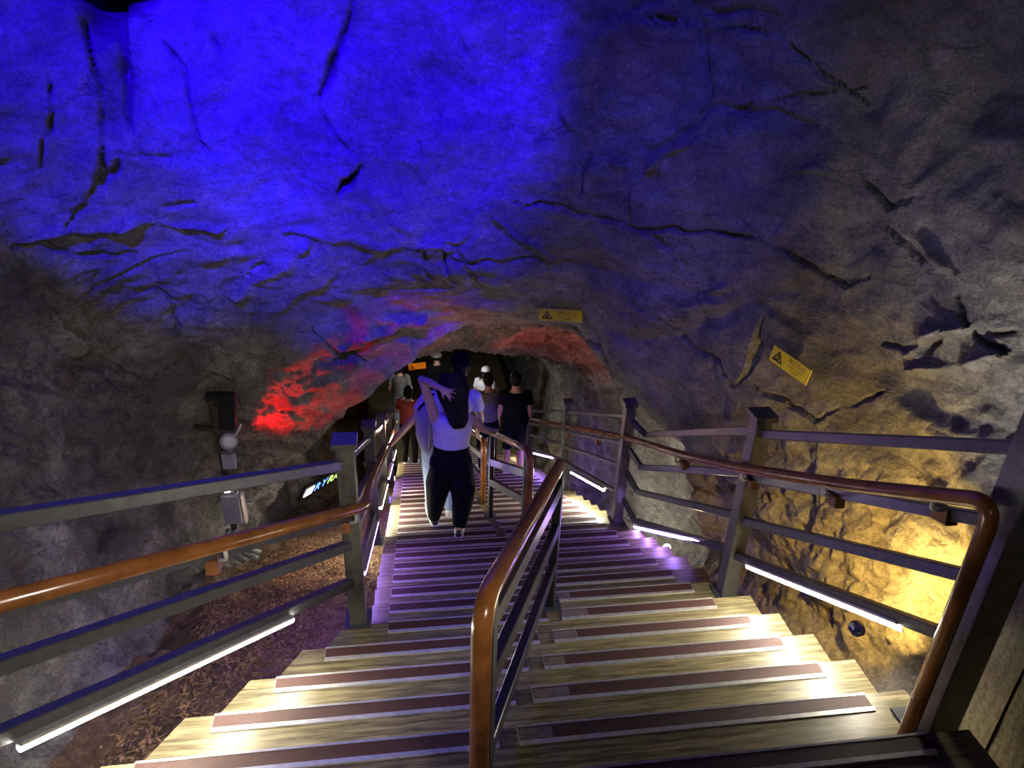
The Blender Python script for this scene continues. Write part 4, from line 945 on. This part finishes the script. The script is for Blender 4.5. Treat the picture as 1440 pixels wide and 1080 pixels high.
for sx in (-1, 1): Geo().bar(c+V3(sx*.075, 0, .12), c+V3(sx*.075, 0.05, -.02), 0.012, 0.03).build('yoke', 'steel', wl)
Geo().bar(c+V3(-.06, 0, -.175), c+V3(.06, 0, -.175), 0.07, 0.02).build('end_plate', 'steel', wl)
rd = thing('round_spotlight', 'round glass-fronted spotlight below the dark floodlight on the post', 'spotlight', UY(321, 620, Yp-.06))
c = UY(321, 620, Yp-.08); d = unit(V3(0.35, -1, 0.35))
Geo().tube([c+d*-.07, c-d*.02, c+d*.03, c+d*.04], [.045, .072, .076, .070], 20).build('housing', 'box', rd, True)
Geo().tube([c+d*.038, c+d*.050, c+d*.053], [.062, .052, .020], 20).build('lens', 'lens', rd, True)
Geo().tube([c+d*.03+V3(0, 0, -.07), c+d*.03+V3(0, 0, -.10)], .010, 8).build('screw', 'screw', rd, True)
Geo().tube(bezier_path([UY(330, 614, Yp-.06), UY(336, 604, Yp-.06), UY(339, 596, Yp-.04)], .05), 0.011, 8).build('arm', 'lens', rd, True)
jb = thing('junction_box', 'pale grey junction box under the round spotlight', 'box', UY(322, 647, Yp-.05))
c = UY(322, 647, Yp-.07); Geo().bar(c+V3(0, 0, .075), c-V3(0, 0, .075), 0.115, 0.06, 0.008, up=(0, 1, 0)).build('body', 'box', jb)
Geo().bar(c+V3(.07, 0, .14), c+V3(.07, 0, -.08), 0.02, 0.03).build('side_bracket', 'lens', jb)
sl = thing('work_light', 'small lit white lamp on the post just above the grey control box', 'lamp', UY(320, 683, Yp-.05))
c = UY(319, 683, Yp-.08); Geo().bar(c+V3(0, 0, .07), c-V3(0, 0, .06), 0.085, 0.05, 0.01, up=(0, 1, 0)).build('body', 'box', sl)
MAT['lamp_on'] = emit('lamp_on', (0.85, 0.9, 1.0), 6)
Geo().bar(c+V3(0.005, -.032, .05), c+V3(.005, -.032, -.05), 0.05, 0.014, 0.004, up=(0, 1, 0)).build('lit_panel', 'lamp_on', sl)
lamp('work_light_glow', 'SPOT', tuple(UY(334, 690, Yp-.25)), tuple(UY(440, 760, 6.0)), 22, (1, 0.66, 0.32), .02, 80, .8)
cb = thing('control_box', 'blue-grey control box low on the rusty post above grey conduits', 'box', UY(327, 716, Yp-.05))
c = UY(327, 714, Yp-.08); Geo().bar(c+V3(0, 0, .15), c-V3(0, 0, .15), 0.16, 0.09, 0.008, up=(0, 1, 0)).build('body', 'box', cb)
Geo().bar(c+V3(.10, 0, .15), c+V3(.10, .02, -.17), 0.025, 0.06).build('side_plate', 'lens', cb)
q = UY(331, 692, Yp-.15); tor = [q+V3(.022*math.cos(t), 0, .022*math.sin(t)) for t in np.linspace(0, 2*math.pi, 13)]
Geo().tube(tor, 0.005, 6).build('ring', 'screw', cb, True)
for i, (p0, p1, p2) in enumerate((((321, 745), (322, 775), (345, 790)), ((330, 745), (334, 772), (362, 786)), ((338, 748), (343, 768), (366, 778)))):
    Geo().tube(bezier_path([UY(*p0, Yp-.06), UY(*p1, Yp-.08), UY(*p2, Yp-.12)], .14, 8), 0.028, 12).build('conduit', 'conduit', cb, True)
# the red wash from the floodlight across the rock beside it
q0, qn = surf(340, 608); q1, _ = surf(470, 545)
lamp('red_wall_washer', 'SPOT', tuple(q0+qn*0.26+V3(-.05, -.1, -.05)), tuple(q1+(q0-q1)*0.45), 95, (1, 0.0, 0.004), 0.02, 74, 0.5)

# small ground lamps
def ground_lamp(label, p, aim, glow, power, color, stem):
    r = thing('ground_spotlight', label, 'spotlight', p)
    d = unit(aim); Geo().tube([p-d*.08, p-d*.02, p+d*.02], [.025, .040, .042], 14).build('housing', 'black', r, True)
    Geo().tube([p+d*.018, p+d*.026], [.036, .030], 14).build('lens', glow, r, True)
    if stem: Geo().tube([p-d*.04, p-d*.04-V3(0, 0, stem)], .010, 8).build('stem', 'black', r, True)
    if power: lamp('ground_spotlight_glow', 'SPOT', tuple(p+d*.035), tuple(p+d), power, color, .02, 120, .7)
    return r
MAT['glow_purple'] = emit('glow_purple', (0.6, 0.1, 1.0), 25); MAT['glow_warm'] = emit('glow_warm', (1.0, 0.75, 0.4), 18)
ground_lamp('small purple spotlight beyond the left railing post', UY(518, 646, 6.2), (0.3, -1, 0.4), 'glow_purple', 6, (0.5, 0.1, 1), 0.9)
ground_lamp('small warm spotlight on the rock below the purple strip', UX(938, 770, 2.27), (-0.35, -0.7, 0.6), 'glow_warm', 8, (1, .75, .4), 0.3)
ground_lamp('small white lamp near the roof of the far tunnel', UY(566, 563, 12.5), (0.1, -1, -0.3), 'lamp_on', 10, (0.9, 1, 0.95), 0)
bs = thing('rock_floodlight', 'small dark blue lamp head sitting on the yellow-lit rock', 'floodlight', UX(1205, 884, 2.40))
c = UX(1205, 884, 2.40); g = Geo(); g.ball(c, (.045, .05, .045), 7, 5); g.build('head', 'blue_stone', bs); Geo().tube([c+V3(-.01, -.02, .02), c+V3(.0, -.045, .04)], [.03, .018], 8).build('lens', 'blue_stone', bs)

# coloured moving-letter display beside the tunnel mouth
Yd = 8.0
p00, p10, p01 = UY(424, 702, Yd), UY(482, 668, Yd+0.8), UY(436, 684, Yd+0.05)
u = p10-p00; W = np.linalg.norm(u); u /= W; v = p01-p00; v -= u*(v@u); v = unit(v); H = 0.17; n_ = np.cross(u, v)
disp_ = thing('letter_display', 'slanted black display with glowing white, blue and green letters', 'display', p00+u*W/2)
def panel(a0, a1, b0, b1, d0, d1): return [p00+u*x+v*y+n_*z for z in (d0, d1) for x, y in ((a0*W, b0*H), (a1*W, b0*H), (a1*W, b1*H), (a0*W, b1*H))]
BF = [(0, 3, 2, 1), (4, 5, 6, 7), (0, 1, 5, 4), (1, 2, 6, 5), (2, 3, 7, 6), (3, 0, 4, 7)]
fs = 1 if n_@(CP-p00) > 0 else -1
Geo().add(panel(-.03, 1.03, -.15, 1.15, -.04, 0.0), BF).build('case', 'black', disp_)
MAT['d_white'] = emit('display_white', (0.9, 0.95, 1), 3.5); MAT['d_blue'] = emit('display_blue', (0.10, 0.3, 1), 3.5); MAT['d_green'] = emit('display_green', (0.5, 0.85, 0.2), 3.0)
Geo().add(panel(.02, .20, .12, .9, 0.004*fs, 0.008*fs) if fs > 0 else panel(.02, .20, .12, .9, -.05, -.044), BF).build('lit_block', 'd_white', disp_)
for i, (ch, mt, x) in enumerate((('R', 'd_blue', .31), ('Y', 'd_blue', .46), ('R', 'd_green', .62), ('A', 'd_green', .76), ('I', 'd_white', .90))):
    me = text_mesh(ch, H*1.15)
    z = 0.006 if fs > 0 else -0.046
    B = Matrix(((u[0], v[0], n_[0], 0), (u[1], v[1], n_[1], 0), (u[2], v[2], n_[2], 0), (0, 0, 0, 1)))
    o3 = p00+u*x*W+v*H*0.5+n_*z-np.array(disp_.location)
    me.transform(Matrix.Translation(Vector(o3)) @ B); me.name = 'letter'; me.materials.clear(); me.materials.append(MAT[mt])
    o = bpy.data.objects.new('letter', me); COL.objects.link(o); o.parent = disp_

# ------------------------------------------------------------------ loose brown chips on the ground beside the stairs
rs = np.random.RandomState(11)
flm = np.where((floorm > 0.35) & (TU > 0.2) & (TU < 2.05) & (TV > 1.6) & (TV < 9.5))[0]
SV = S2.reshape(-1, 3); flm = flm[(SV[flm, 0] < -0.3)]
n = 15000; pick = flm[rs.randint(0, len(flm), n)]
cen = SV[pick]+rs.normal(0, .02, (n, 3))*np.array([1, 1, .15])+np.array([0, 0, .008])
ax = rs.normal(size=(n, 3)); ax[:, 2] *= 0.45; ax /= np.linalg.norm(ax, axis=1)[:, None]
bx = np.cross(ax, rs.normal(size=(n, 3))); bx /= np.linalg.norm(bx, axis=1)[:, None]; cx_ = np.cross(ax, bx)
la = rs.uniform(.012, .034, n)[:, None]; lb = rs.uniform(.005, .013, n)[:, None]; lc = rs.uniform(.003, .007, n)[:, None]
V = np.concatenate([(cen+ax*la)[:, None], (cen-ax*la)[:, None], (cen+bx*lb)[:, None], (cen-bx*lb)[:, None], (cen+cx_*lc)[:, None], (cen-cx_*lc)[:, None]], 1).reshape(-1, 3)
tri = np.array([(0, 2, 4), (2, 1, 4), (1, 3, 4), (3, 0, 4), (2, 0, 5), (1, 2, 5), (3, 1, 5), (0, 3, 5)])
Fc = (np.arange(n)[:, None, None]*6+tri[None]).reshape(-1, 3)
me = bpy.data.meshes.new('wood_chips'); me.from_pydata(V.tolist(), [], Fc.tolist()); me.update()
MAT['chip'] = simple('brown_chip', (0.24, 0.14, 0.075), 0.9, 0, 0.3, 9); me.materials.append(MAT['chip'])
o = bpy.data.objects.new('wood_chips', me); COL.objects.link(o); tag(o, 'loose brown chips strewn on the ground left of the staircase', 'ground cover', kind='stuff')
